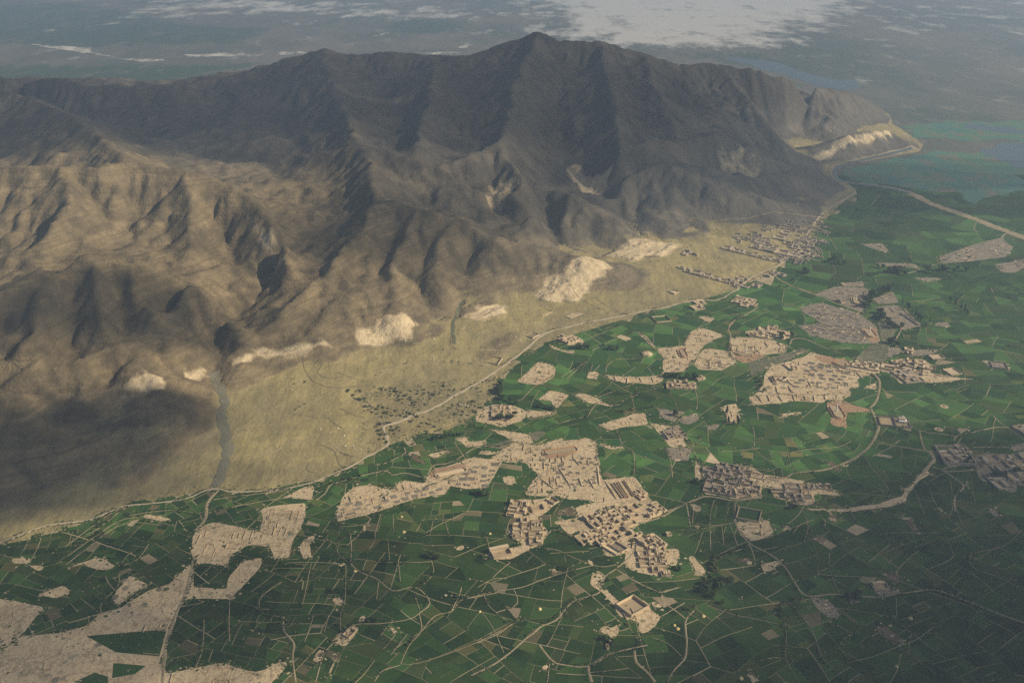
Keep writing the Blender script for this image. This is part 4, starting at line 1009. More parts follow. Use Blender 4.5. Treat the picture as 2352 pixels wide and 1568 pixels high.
for nm, L, wd_ in LANES:
    if nm not in ('dirt_track', 'dirt_road'): continue
    for (x0, y0), (x1, y1) in zip(L, L[1:]):
        if height(x0, y0) > 4 or y0 > 2900: 
            if RNG.random() < .8: continue
        d = math.dist((x0, y0), (x1, y1)) or 1; nx_, ny_ = -(y1-y0)/d, (x1-x0)/d
        for sg in (-1, 1):
            if gnoise(x0/70+sg*9, y0/70) < .10: continue
            for _ in range(3):
                t_ = RNG.random(); off = sg*(wd_/2+RNG.uniform(1.0, 2.6)); x = x0+(x1-x0)*t_+nx_*off; y = y0+(y1-y0)*t_+ny_*off
                zb = max(height(x, y), .5); hh = RNG.choice([.3, .6, 1.6, 2.4]); spot(x, y, RNG.uniform(.7, 1.5)+hh*.45, zb+.25+hh, RNG.choice([(.025, .05, .018), (.04, .065, .022), (.065, .085, .03), (.02, .04, .015)]))
scrub = WH('M', [(980, 720), (1500, 690), (1900, 650), (2150, 630), (2140, 880), (1920, 1000), (1700, 1180), (1150, 1290), (900, 1250), (820, 950)])
xs = [p[0] for p in scrub]; ys = [p[1] for p in scrub]
for _ in range(5200):
    x, y = RNG.uniform(min(xs), max(xs)), RNG.uniform(min(ys), max(ys))
    if pip(x, y, scrub) and gnoise(x/55, y/55)+.6*gnoise(x/17, y/17) > .02: spot(x, y, RNG.uniform(.6, 1.9), height(x, y)+RNG.uniform(.5, 1.2), RNG.choice([(.07, .085, .04), (.10, .10, .05), (.055, .07, .03), (.17, .15, .08)]))
me_ = mesh('weeds', v, f); set_attr(me_, 'tint', tc, 'POINT', 'FLOAT_COLOR')
o = link('weeds', me_, 'crop'); tag(o, 'scattered weeds and dusty spots along field and yard edges', 'weeds', kind='stuff')

# ------------------------------------------------------------------ low walls and plot edges on the bare land
v, f = [], []
for bp in BARE:
    ar = abs(poly_area(bp))
    if ar < 900: continue
    xs = [p[0] for p in bp]; ys = [p[1] for p in bp]
    e = max(range(len(bp)), key=lambda i: math.dist(bp[i], bp[(i+1) % len(bp)])); ang = math.atan2(bp[(e+1) % len(bp)][1]-bp[e][1], bp[(e+1) % len(bp)][0]-bp[e][0])
    for _ in range(min(60, int(ar/420))):
        x, y = RNG.uniform(min(xs), max(xs)), RNG.uniform(min(ys), max(ys))
        w_, d_ = RNG.uniform(8, 30), RNG.uniform(7, 20); an = ang+RNG.gauss(0, .05); c_, s_ = math.cos(an), math.sin(an)
        if not all(pip(x+a_*c_*w_/2-b_*s_*d_/2, y+a_*s_*w_/2+b_*c_*d_/2, bp) for a_ in (-1, 1) for b_ in (-1, 1)): continue
        for b_ in [(-w_/2, w_/2, -d_/2, -d_/2+.7, -.4, .55), (-w_/2, w_/2, d_/2-.7, d_/2, -.4, .55), (-w_/2, -w_/2+.7, -d_/2, d_/2, -.4, .5), (w_/2-.7, w_/2, -d_/2, d_/2, -.4, .5)]:
            if RNG.random() < .3: continue
            vv, ff = [], []; hh = RNG.uniform(.5, 2.0); box(vv, ff, *b_[:4], -.4, hh, taper=.12); k = len(v)
            v += [(x+p*c_-q_*s_, y+p*s_+q_*c_, .55+r_) for p, q_, r_ in vv]; f += [tuple(i+k for i in t_) for t_ in ff]
tag(link('low_walls', mesh('low_walls', v, f), 'pale_soil'), 'broken low mud walls dividing the bare land into plots', 'walls', kind='stuff')

# ================================================================== BUILDINGS
HOUSES = []
def box_rot_mesh(name, mat, parent, boxes, taper=0.0):
    v, f = [], []
    for b_ in boxes: box(v, f, *b_, taper=taper)
    return link(name, mesh(name, v, f), mat, parent)
def compound(cx_, cy_, w_, d_, ang, z, detail=2, grey=False, rooms=None, wall_h=None):
    """walled mud-brick house: yard, four walls, flat-roofed rooms along the walls"""
    o = empty('mud_house', (cx_, cy_, z), ang)
    mw, mr = ('grey_mud_wall', 'grey_mud_roof') if grey else ('mud_wall', 'mud_roof')
    h = wall_h or RNG.uniform(2.8, 4.2); th = .55
    x, y = w_/2, d_/2
    boxpart('courtyard', 'courtyard_earth', o, -x+.1, x-.1, -y+.1, y-.1, -.4, .12)
    ws = [(-x, x, -y, -y+th, -.5, h), (-x, x, y-th, y, -.5, h*RNG.uniform(.92, 1.05)), (-x, -x+th, -y+th, y-th, -.5, h*.98), (x-th, x, -y+th, y-th, -.5, h*RNG.uniform(.9, 1.02))]
    if detail >= 2:
        for k in ws: boxpart('wall', mw, o, *k)
    else: box_rot_mesh('wall', mw, o, ws)
    sides = rooms if rooms is not None else RNG.sample(['n', 'e', 's', 'w'], RNG.choice([1, 1, 2, 2, 3]))
    desc = []
    taken = {'n': 0, 's': 0, 'e': 0, 'w': 0}
    for sd_ in sides:
        rd = RNG.uniform(.2, .3)*(d_ if sd_ in 'ns' else w_); rd = max(3.2, min(rd, 7.0))
        rh = RNG.uniform(3.2, 4.6); lo = RNG.uniform(0, .35); hi = RNG.uniform(.7, 1.0)
        if RNG.random() < .12: rh += 2.6
        e = .06
        if sd_ == 'n': b_ = (-x+lo*w_+e, -x+hi*w_-e, y-rd, y-e)
        elif sd_ == 's': b_ = (-x+lo*w_+e, -x+hi*w_-e, -y+e, -y+rd)
        elif sd_ == 'e': b_ = (x-rd, x-e, -y+lo*d_+e, -y+hi*d_-e)
        else: b_ = (-x+e, -x+rd, -y+lo*d_+e, -y+hi*d_-e)
        if b_[1]-b_[0] < 2 or b_[3]-b_[2] < 2: continue
        r_ = boxpart('room', mw, o, *b_, -.4, rh)
        # roof with a low parapet
        x0, x1, y0, y1 = b_; pr = .35
        box_rot_mesh('roof', mr, r_, [(x0-.12, x1+.12, y0-.12, y1+.12, rh, rh+.16)])
        if detail >= 2:
            box_rot_mesh('parapet', mw, r_, [(x0-.1, x1+.1, y0-.1, y0+pr, rh+.16, rh+.62), (x0-.1, x1+.1, y1-pr, y1+.1, rh+.16, rh+.62), (x0-.1, x0+pr, y0+pr, y1-pr, rh+.16, rh+.6), (x1-pr, x1+.1, y0+pr, y1-pr, rh+.16, rh+.6)])
            # doors and windows look into the yard
            if sd_ in 'ns':
                yy = y0 if sd_ == 'n' else y1; m_ = (x0+x1)/2
                boxpart('door', 'dark_opening', r_, m_-.6, m_+.6, yy-.05, yy+.05, .12, 2.2)
                for q_ in (-.3, .3):
                    xc = m_+q_*(x1-x0); boxpart('window', 'dark_opening', r_, xc-.7, xc+.7, yy-.05, yy+.05, 1.0, 2.2)
            else:
                xx_ = x0 if sd_ == 'e' else x1; m_ = (y0+y1)/2
                boxpart('door', 'dark_opening', r_, xx_-.05, xx_+.05, m_-.6, m_+.6, .12, 2.2)
                for q_ in (-.3, .3):
                    yc = m_+q_*(y1-y0); boxpart('window', 'dark_opening', r_, xx_-.05, xx_+.05, yc-.7, yc+.7, 1.0, 2.2)
    o['_n'] = len(sides)
    HOUSES.append(o)
    return o
SIZE = lambda a: 'small' if a < 190 else ('middling' if a < 420 else 'large')
NUM = {0: 'no roofed room', 1: 'one roofed room', 2: 'two roofed rooms', 3: 'three roofed rooms', 4: 'rooms on all four sides'}
def village(tile, pts, axis, target, place, detail=2, grey=False, density=1.0, fan=False):
    poly = WH(tile, pts) if fan else W(tile, pts)
    if poly_area(poly) < 0: poly = poly[::-1]
    a, b = (WH if fan else W)(tile, axis)
    ang = math.atan2(b[1]-a[1], b[0]-a[0])
    c, s = math.cos(ang), math.sin(ang)
    us = [p[0]*c+p[1]*s for p in poly]; vs = [-p[0]*s+p[1]*c for p in poly]
    lots = []
    def rec(u0, u1, v0, v1):
        du, dv = u1-u0, v1-v0
        if du*dv < target*RNG.uniform(.6, 1.9) and max(du, dv) < 2.3*min(du, dv):
            lots.append((u0, u1, v0, v1)); return
        k = RNG.uniform(.36, .64); lane = RNG.choice([0.0, 0.0, .9, 2.4])
        if du > dv: m_ = u0+du*k; rec(u0, m_-lane/2, v0, v1); rec(m_+lane/2, u1, v0, v1)
        else: m_ = v0+dv*k; rec(u0, u1, v0, m_-lane/2); rec(u0, u1, m_+lane/2, v1)
    rec(min(us), max(us), min(vs), max(vs))
    for u0, u1, v0, v1 in lots:
        uc, vc = (u0+u1)/2, (v0+v1)/2
        x, y = uc*c-vc*s, uc*s+vc*c
        if not in_poly(np.array(x), np.array(y), poly): continue
        if RNG.random() > density: continue
        z = height(x, y)
        z = .62 if z < .2 else z+.1
        o = compound(x, y, u1-u0-.25, v1-v0-.25, ang+RNG.gauss(0, .025), z, detail, grey)
        ar = (u1-u0)*(v1-v0)
        shape = 'long ' if max(u1-u0, v1-v0) > 1.8*min(u1-u0, v1-v0) else ''
        tag(o, f"{SIZE(ar)} {shape}{'grey' if grey else 'tan'} mud house, {NUM[o['_n']]}, {place}", 'house', 'houses '+place)
        del o['_n']
village('A', [(1010, 640), (1200, 560), (1350, 520), (1470, 560), (1560, 620), (1490, 680), (1440, 800), (1330, 840), (1110, 870), (1000, 850), (990, 770), (1100, 700)], [(1030, 855), (1120, 825)], 260, 'in the village below the orange kiln')
village('A', [(1490, 780), (1580, 760), (1700, 800), (1800, 870), (1740, 900), (1600, 890)], [(1500, 790), (1590, 860)], 200, 'south of the village lane')
village('A', [(1540, 960), (1620, 890), (1770, 900), (1770, 1070), (1700, 1080), (1550, 1080)], [(1540, 1080), (1680, 1080)], 260, 'around the tall southern walls')
village('A', [(1660, 1110), (1740, 1070), (1830, 1140), (1740, 1160)], [(1660, 1150), (1760, 1150)], 160, 'behind the tall southern walls')
village('A', [(320, 610), (350, 520), (430, 470), (520, 500), (500, 570), (420, 620)], [(320, 600), (410, 610)], 340, 'in the western hamlet')
village('A', [(380, 800), (380, 700), (430, 620), (540, 620), (640, 690), (660, 760), (640, 850), (510, 870), (490, 800)], [(380, 800), (490, 800)], 300, 'in the lower western hamlet')
village('A', [(1620, 560), (1700, 480), (1790, 560), (1640, 620)], [(1650, 600), (1760, 560)], 200, 'at the far end of the lane')
village('A', [(1490, 400), (1560, 360), (1620, 430), (1560, 460)], [(1490, 400), (1560, 450)], 200, 'beside the long sheds')
village('B', [(250, 540), (400, 520), (540, 520), (700, 570), (740, 690), (760, 780), (540, 790), (380, 780), (280, 740)], [(270, 740), (540, 790)], 300, 'in the packed loop-road village', grey=True)
village('B', [(880, 740), (1030, 700), (1200, 690), (1420, 720), (1420, 760), (1280, 770), (1280, 860), (1150, 850), (1040, 810), (890, 810)], [(880, 810), (1040, 815)], 300, 'beyond the packed village', grey=True, density=.8)
village('C', [(1580, 1130), (1720, 1100), (1780, 1200), (1620, 1220)], [(1600, 1220), (1770, 1200)], 240, 'on the rise below grey ponds', grey=True)
village('C', [(1600, 700), (1720, 680), (1880, 720), (1860, 760), (1650, 745)], [(1620, 740), (1760, 745)], 230, 'in the hamlet among dark trees', detail=1)
village('C', [(1850, 650), (1930, 630), (2000, 640), (1900, 680)], [(1850, 670), (1980, 640)], 200, 'beside the round green plot', detail=1)
village('C', [(0, 920), (180, 910), (180, 1040), (10, 1030)], [(10, 1030), (180, 1030)], 300, 'beside the scrub plain', detail=1)
village('C', [(580, 255), (760, 250), (830, 320), (750, 350), (650, 320)], [(600, 270), (740, 340)], 280, 'by the foothill road bend', detail=1, density=.75)
village('D', [(250, 240), (420, 200), (520, 180), (640, 230), (600, 290), (380, 280)], [(260, 240), (600, 290)], 320, 'above the chimney yard', detail=1, density=.8)
village('D', [(1510, 530), (1700, 485), (1900, 500), (2010, 560), (1900, 620), (1700, 585), (1520, 570)], [(1520, 560), (1700, 590)], 600, 'in the town by the dry riverbed', detail=1)
village('D', [(1600, 595), (1730, 580), (1900, 640), (1860, 690), (1720, 690)], [(1600, 600), (1720, 690)], 560, 'in the yards beside the town', detail=1, grey=True)
village('D', [(1200, 500), (1480, 530), (1480, 590), (1200, 545)], [(1200, 540), (1480, 590)], 420, 'on the town road', detail=1)
village('D', [(1720, 390), (1850, 395), (1900, 420), (1780, 440)], [(1720, 395), (1900, 425)], 420, 'north of the riverbed town', detail=1, density=.7)
village('D', [(640, 540), (740, 510), (790, 550), (690, 590)], [(650, 560), (760, 540)], 420, 'on the pale brickyard flats', detail=1, density=.7)
village('N', [(970, 790), (1160, 765), (1300, 710), (1390, 830), (1400, 930), (1130, 960)], [(1130, 960), (1400, 935)], 480, 'inside the big grey walled quarter', detail=1, grey=True)
village('N', [(1500, 960), (1600, 860), (1880, 860), (2080, 830), (2250, 830), (2250, 1200), (1900, 1280), (1700, 1190), (1550, 1090)], [(1500, 1000), (2080, 960)], 560, 'in the shaded eastern village', detail=1, grey=True, density=.62)
village('N', [(1940, 490), (2091, 460), (2250, 450), (2250, 600), (2091, 590)], [(1940, 490), (2091, 590)], 420, 'by the eastern lane', detail=1, grey=True)
village('F', [(570, 392), (600, 385), (760, 425), (1060, 510), (1060, 535), (900, 500), (740, 450)], [(570, 400), (1050, 530)], 700, 'in the straight row of yards', detail=1, grey=True, fan=True)
village('F', [(1050, 520), (1120, 480), (1220, 490), (1150, 560), (1080, 560)], [(1050, 530), (1150, 560)], 500, 'at the road end of the yards', detail=1, grey=True, fan=True)
village('F', [(980, 200), (1150, 230), (1300, 260), (1550, 320), (1520, 345), (1300, 290), (1000, 225)], [(980, 210), (1530, 340)], 800, 'in the upper row of yards', detail=1, grey=True, fan=True, density=.8)
village('F', [(1030, 680), (1180, 670), (1300, 700), (1300, 745), (1150, 745)], [(1040, 690), (1290, 740)], 380, 'at the top of the green fields', detail=1)
village('F', [(680, 745), (780, 695), (850, 725), (740, 785)], [(690, 750), (740, 785)], 900, 'beside the foothill road', detail=1)
village('F', [(1160, 560), (1220, 520), (1340, 550), (1290, 600)], [(1170, 570), (1300, 600)], 500, 'just below the road junction', detail=1, grey=True, density=.8)
village('F', [(560, 245), (720, 235), (760, 285), (600, 270)], [(570, 245), (750, 290)], 600, 'at the foot of the pale bluff', detail=1, grey=True, fan=True, density=.7)
village('F', [(1200, 120), (1450, 60), (1750, 40), (1860, 150), (1680, 300), (1500, 270), (1300, 210)], [(1200, 120), (1650, 230)], 1000, 'scattered under the dark hill', detail=1, grey=True, fan=True, density=.34)
village('F', [(1600, 310), (1700, 220), (1850, 250), (1830, 330), (1720, 350)], [(1600, 310), (1720, 350)], 700, 'across from the scattered houses', detail=1, grey=True, fan=True, density=.5)
village('F', [(1380, 460), (1480, 430), (1560, 460), (1480, 500)], [(1390, 470), (1480, 500)], 600, 'at the fork of the valley road', detail=1, grey=True, density=.8)
# the rest of the far settlement, too small to tell one yard from the next
v, f = [], []
far_poly = WH('F', [(1000, 110), (1350, 20), (1700, -60), (1900, -120), (1960, 60), (1930, 220), (1880, 330), (1700, 420), (1560, 360), (1420, 270), (1150, 170)])
xs = [p[0] for p in far_poly]; ys = [p[1] for p in far_poly]; a, b = WH('F', [(1200, 120), (1650, 230)]); ang = math.atan2(b[1]-a[1], b[0]-a[0]); got = 0
for _ in range(3000):
    x, y = RNG.uniform(min(xs), max(xs)), RNG.uniform(min(ys), max(ys))
    if not pip(x, y, far_poly) or gnoise(x/90, y/90) < -.1: continue
    w_, d_ = RNG.uniform(9, 24), RNG.uniform(8, 15); z = max(height(x, y), .3); an = ang+RNG.gauss(0, .06); c_, s_ = math.cos(an), math.sin(an)
    vv, ff = [], []
    for b_ in [(-w_/2, w_/2, -d_/2, -d_/2+.6, -1, 2.8), (-w_/2, w_/2, d_/2-.6, d_/2, -1, 2.6), (-w_/2, -w_/2+.6, -d_/2+.6, d_/2-.6, -1, 2.7), (w_/2-.6, w_/2, -d_/2+.6, d_/2-.6, -1, 2.5), (-w_/2+.7, -w_/2+.7+w_*RNG.uniform(.3, .8), d_/2-5, d_/2-.7, -1, RNG.uniform(3, 4))]: box(vv, ff, *b_)
    k = len(v); v += [(x+p*c_-q_*s_, y+p*s_+q_*c_, z+r_) for p, q_, r_ in vv]; f += [tuple(i+k for i in t_) for t_ in ff]; got += 1
    if got > 170: break
tag(link('distant_houses', mesh('distant_houses', v, f), 'grey_mud_roof'), 'mass of tiny grey mud yards along the far valley road', 'houses', kind='stuff')
print('houses', len(HOUSES))

# ---- single landmarks
def quad_frame(tile, pts, fan=False):
    """centre, size and angle of the rectangle through 4 surveyed corners (a-b is the long reference side)"""
    q_ = (WH if fan else W)(tile, pts)
    cx_ = sum(p[0] for p in q_)/4; cy_ = sum(p[1] for p in q_)/4
    ax = ((q_[1][0]-q_[0][0])+(q_[2][0]-q_[3][0]))/2; ay = ((q_[1][1]-q_[0][1])+(q_[2][1]-q_[3][1]))/2
    bx = ((q_[3][0]-q_[0][0])+(q_[2][0]-q_[1][0]))/2; by = ((q_[3][1]-q_[0][1])+(q_[2][1]-q_[1][1]))/2
    return cx_, cy_, math.hypot(ax, ay), math.hypot(bx, by), math.atan2(ay, ax)
def enclosure(tile, pts, label, h=3.6, th=.9, floor='courtyard_earth', fan=False, mat='mud_wall', towers=False, name='walled_enclosure', cat='enclosure', group=None):
    cx_, cy_, w_, d_, ang = quad_frame(tile, pts, fan)
    z = height(cx_, cy_); z = .62 if z < .2 else z+.1
    o = empty(name, (cx_, cy_, z), ang); x, y = w_/2, d_/2
    if floor: boxpart('yard_floor', floor, o, -x+.1, x-.1, -y+.1, y-.1, -.6, .1)
    zb = -3.0 if fan else -.8
    for k in [(-x, x, -y, -y+th, zb, h), (-x, x, y-th, y, zb, h*1.01), (-x, -x+th, -y+th, y-th, zb, h*.99), (x-th, x, -y+th, y-th, zb, h)]: boxpart('wall', mat, o, *k, taper=.06)
    if towers:
        for sx_ in (-1, 1):
            for sy_ in (-1, 1): boxpart('corner_tower', mat, o, sx_*x-1.6, sx_*x+1.6, sy_*y-1.6, sy_*y+1.6, -.8, h+1.2, taper=.2)
    return tag(o, label, cat, group)
enclosure('I', [(1350, 848), (1510, 775), (1612, 880), (1450, 985)], 'big square empty enclosure of thick tan mud walls among green fields', 5.0, 1.1)
e_ = enclosure('A', [(195, 1000), (365, 965), (350, 885), (180, 920)], 'tan mud fort with a two-storey back wing beside the western hamlet', 5.0, .9)
cx_, cy_, w_, d_, ang = quad_frame('A', [(195, 1000), (365, 965), (350, 885), (180, 920)])
r_ = boxpart('wing', 'mud_wall', e_, -w_/2-1, w_/2-.5, d_/2-7, d_/2-.95, -.5, 7.5); boxpart('roof', 'mud_roof', r_, -w_/2-1.2, w_/2-.3, d_/2-7.2, d_/2-.8, 7.5, 7.8)
for i in range(6): boxpart('window', 'dark_opening', r_, -w_/2+3+i*w_/7.5, -w_/2+4.2+i*w_/7.5, d_/2-7.06, d_/2-6.94, 4.2, 5.8)
enclosure('B', [(560, 1000), (770, 1045), (780, 935), (570, 900)], 'long walled garden with green plots above the pale clearing', 3.2, 1.0, 'garden_green')
enclosure('I', [(1260, 300), (1380, 385), (1445, 340), (1330, 280)], 'grey-floored walled yard on the south side of the village', 3.4, .8, 'grey_soil')
enclosure('I', [(1190, 320), (1330, 395), (1375, 380), (1250, 295)], 'narrow pale walled yard beside the grey-floored yard', 2.6, .6, 'mud_roof')
enclosure('A', [(560, 570), (690, 560), (640, 500), (545, 520)], 'tan walled house with white arched front in the western hamlet', 4.5, .8)
enclosure('A', [(1420, 520), (1470, 560), (1555, 545), (1500, 490)], 'walled house with a white arcade at the top of the village', 4.2, .8)
enclosure('A', [(690, 460), (760, 500), (810, 470), (735, 430)], 'small tan walled yard beside the round brown plot', 3.5, .7)
enclosure('D', [(1490, 1085), (1650, 1100), (1610, 1020), (1485, 1010)], 'bare walled plot beside the white house', 3.2, .7, mat='grey_mud_wall')
enclosure('D', [(1650, 1105), (1800, 1115), (1740, 1030), (1620, 1015)], 'walled garden around the white house by the loop road', 3.2, .7, mat='grey_mud_wall')
enclosure('C', [(310, 260), (380, 295), (440, 255), (375, 225)], 'square dark-floored walled yard beside the foothill road', 2.6, .7, 'grey_soil', True)
enclosure('C', [(1480, 105), (1520, 150), (1650, 130), (1590, 75)], 'walled farm with inner rooms above the green fields', 3.4, .8, None, True)
enclosure('F', [(465, 597), (545, 637), (600, 625), (520, 582)], 'lone pale walled yard out on the open plain', 2.6, .7, 'mud_roof', True)
enclosure('C', [(650, 70), (730, 115), (840, 50), (740, 15)], 'low-walled pale plot on the plain below the bluff', 1.0, .5, 'pale_soil', True)
enclosure('C', [(380, 50), (470, 90), (560, 40), (480, 15)], 'low ruined walls around an empty plot on the plain', .9, .5, None, True)
enclosure('M', [(1340, 490), (1530, 495), (1540, 445), (1350, 445)], 'low bank marking out a plot on the open fan', .7, .6, None, True)
enclosure('M', [(1870, 460), (2120, 545), (2180, 470), (1930, 425)], 'stone-lined plot beside the foothill road', .7, .6, None, True)
enclosure('K', [(1070, 710), (1220, 850), (1390, 800), (1190, 700)], 'walled works yard beside the riverbank trees', 3.2, .8, 'grey_soil', mat='grey_mud_wall')
enclosure('D', [(490, 645), (520, 700), (545, 695), (515, 640)], 'dark roofless shed on the pale brickyard flats', 3.8, .8, 'grey_soil')
enclosure('D', [(575, 680), (630, 685), (625, 660), (595, 635)], 'dark roofless hut beside the roofless shed', 4.2, .9, 'grey_soil')
enclosure('D', [(1960, 480), (2085, 475), (2060, 440), (1960, 450)], 'pale walled yard north of the town', 2.8, .7, 'mud_roof')
enclosure('D', [(2060, 580), (2160, 625), (2250, 620), (2180, 560)], 'pale walled yard at the east end of the town', 2.8, .7, 'mud_roof')
enclosure('K', [(2040, 1150), (2060, 1200), (2205, 1210), (2170, 1145)], 'lone walled yard among the eastern fields', 2.8, .7, 'grey_soil', mat='grey_mud_wall')
enclosure('N', [(970, 790), (1130, 985), (1440, 960), (1310, 700)], 'long grey mud wall ringing a packed quarter of houses', 5.0, 1.4, None, mat='grey_mud_wall')
enclosure('I', [(1235, 1220), (1245, 1262), (1270, 1258), (1260, 1225)], 'tiny walled well-house beside the southern track', 3.0, .6)
# long open sheds of the village brickyard
for k, ps in enumerate([[(1290, 310), (1390, 445), (1410, 435), (1310, 300)], [(1340, 300), (1430, 440), (1445, 432), (1355, 292)], [(1395, 285), (1490, 425), (1500, 420), (1405, 280)]]):
    cx_, cy_, w_, d_, ang = quad_frame('A', ps)
    o = empty('brick_shed', (cx_, cy_, .62), ang)
    boxpart('wall', 'mud_wall', o, -w_/2, w_/2, d_/2-.8, d_/2, -.6, 3.4); boxpart('wall', 'mud_wall', o, -w_/2, w_/2, -d_/2, -d_/2+.6, -.6, 2.2)
    for i in range(9): boxpart('pier', 'mud_wall', o, -w_/2+i*w_/9, -w_/2+i*w_/9+.7, -d_/2+.6, d_/2-.8, -.6, 2.6)
    tag(o, 'long narrow roofless shed with cross walls at the head of the village', 'shed', 'sheds at the head of the village')
# white house with a stepped upper floor
X_, Y_ = W('D', [(1705, 1050)])[0]
o = empty('white_house', (X_, Y_, .7), quad_frame('D', [(1650, 1105), (1800, 1115), (1740, 1030), (1620, 1015)])[4])
s1 = boxpart('ground_floor', 'white_plaster', o, -8, 8, -6.5, 6.5, -.5, 4); s2 = boxpart('upper_floor', 'white_plaster', o, -7.5, 4, -3, 6.2, 4.02, 8)
boxpart('stair_tower', 'white_plaster', o, -2, 2, 2, 6, 8.02, 10.5); boxpart('roof', 'mud_roof', s2, -7.8, 4.3, -3.3, 6.5, 8.0, 8.3)
for fl, z_, yy, x0, x1 in ((s1, 1.2, -6.52, -7, 7), (s2, 5.2, -3.02, -7, 3.5)):
    for i in range(5):
        xx_ = x0+(x1-x0)*(i+.2)/5; boxpart('window', 'dark_opening', fl, xx_, xx_+1.5, yy-.05, yy+.05, z_, z_+1.7)
for i in range(4): boxpart('column', 'white_plaster', o, -7.2+i*4.6, -6.7+i*4.6, -8.3, -7.8, -.5, 4)
boxpart('balcony', 'white_plaster', o, -7.8, 7.8, -8.6, -6.52, 3.7, 4.0)
tag(o, 'white two-storey house with balcony and dark windows by the loop road', 'house')
# lone farmhouses
for tl, ps, lb in [('H', [(900, 1140), (960, 1165), (1020, 1080), (960, 1055)], 'tan farmhouse with inner rooms beside the long field track'), ('J', [(1230, 880), (1350, 880), (1320, 825), (1225, 835)], 'pale walled farmhouse beside the shaded tree-lined lane'),
                   ('I', [(1790, 225), (1840, 220), (1835, 195), (1795, 200)], 'small farmhouse at the corner of the green garden'), ('B', [(540, 790), (640, 795), (630, 725), (535, 730)], 'walled house with a green yard at the edge of the packed village'), ('B', [(650, 790), (740, 780), (700, 725), (640, 730)], 'walled house with an empty yard at the corner of the packed village'),
                   ('K', [(650, 605), (690, 600), (685, 575), (655, 580)], 'lone white-roofed hut beside the straight valley road')]:
    cx_, cy_, w_, d_, ang = quad_frame(tl, ps)
    o = compound(cx_, cy_, w_, d_, ang, .62, 2, False, ['n', 'w'], 3.2); del o['_n']; tag(o, lb, 'house', 'farmhouses'); o.name = 'farmhouse'
# ---- brick kilns: an oval trench around an island, a white chimney on some
def oval(L_, R_, n_=14):
    p = []
    for i in range(n_+1):
        a = -math.pi/2+math.pi*i/n_; p.append((L_/2-R_+R_*math.cos(a), R_*math.sin(a)))
    for i in range(n_+1):
        a = math.pi/2+math.pi*i/n_; p.append((-L_/2+R_+R_*math.cos(a), R_*math.sin(a)))
    return p
def ring(v, f, outer, inner, zo, zt):
    n_ = len(outer); k = len(v)
    for p in outer: v.append((*p, zo))
    for a, b in zip(outer, inner): v.append((a[0]*.75+b[0]*.25, a[1]*.75+b[1]*.25, zt))
    for a, b in zip(outer, inner): v.append((a[0]*.25+b[0]*.75, a[1]*.25+b[1]*.75, zt))
    for p in inner: v.append((*p, zo))
    for r in range(3):
        for i in range(n_):
            j = (i+1) % n_; f.append((k+r*n_+i, k+r*n_+j, k+(r+1)*n_+j, k+(r+1)*n_+i))
def lathe(prof, n_=12):
    v, f = [], []
    for r, z in prof:
        for i in range(n_): v.append((r*math.cos(2*math.pi*i/n_), r*math.sin(2*math.pi*i/n_), z))
    for k in range(len(prof)-1):
        for i in range(n_): f.append((k*n_+i, k*n_+(i+1) % n_, (k+1)*n_+(i+1) % n_, (k+1)*n_+i))
    f.append(tuple(range((len(prof)-1)*n_, len(prof)*n_)))
    return v, f
def kiln(tile, ends, wid, label, chimney=None, bank='red_soil', island='courtyard_earth', brick=False):
    a, b = W(tile, ends); L_ = math.dist(a, b)+wid
    o = empty('brick_kiln', ((a[0]+b[0])/2, (a[1]+b[1])/2, .6), math.atan2(b[1]-a[1], b[0]-a[0]))
    v, f = [], []; ring(v, f, oval(L_, wid/2), oval(L_-5, wid/2-2.5), -.3, 1.8); link('outer_bank', mesh('outer_bank', v, f), bank, o)
    v, f = [], []; slab(v, f, oval(L_-13, max(1.5, wid/2-6.5)), -.3, 2.2); link('island', mesh('island', v, f), island, o)
    if brick:
        for i in range(int(L_/7)):
            x = -L_/2+8+i*6.6
            boxpart('brick_row', 'fired_brick', o, x, x+5.6, wid/2-6.3, wid/2-2.6, -.3, 2.6)
    if chimney:
        v, f = lathe([(1.9, 0), (1.5, 1.2), (1.35, chimney*.6), (1.0, chimney*.97), (1.15, chimney), (.7, chimney)])
        c_ = link('chimney', mesh('chimney', v, f), 'white_plaster', o); c_.location = (0, 0, 1.9)
    return tag(o, label, 'kiln', 'brick kilns')
kiln('E', [(1215, 605), (1420, 560)], 20, 'long pale oval kiln in the tan brickyard', bank='courtyard_earth', island='mud_roof')
kiln('C', [(520, 1340), (735, 1310)], 26, 'orange brick kiln with a row of fired bricks along its edge', brick=True)
kiln('D', [(1075, 925), (1120, 1000)], 30, 'red oval kiln with white chimney standing out in the green fields', 17)
kiln('D', [(215, 430), (310, 425)], 26, 'pale oval kiln with white chimney above the green gully', 15, bank='courtyard_earth')
kiln('C', [(1740, 400), (1765, 450)], 22, 'small reddish kiln ring without chimney beside the tree-lined ditch')
kiln('D', [(1120, 520), (1165, 505)], 30, 'orange kiln ring at the end of the orange brickyard strip', brick=True)
kiln('K', [(800, 560), (810, 600)], 26, 'kiln with white chimney in the grey yard beside the straight road', 14, bank='grey_soil')
kiln('K', [(915, 860), (945, 900)], 30, 'kiln with white chimney in the grey yard beside the riverbed', 15)
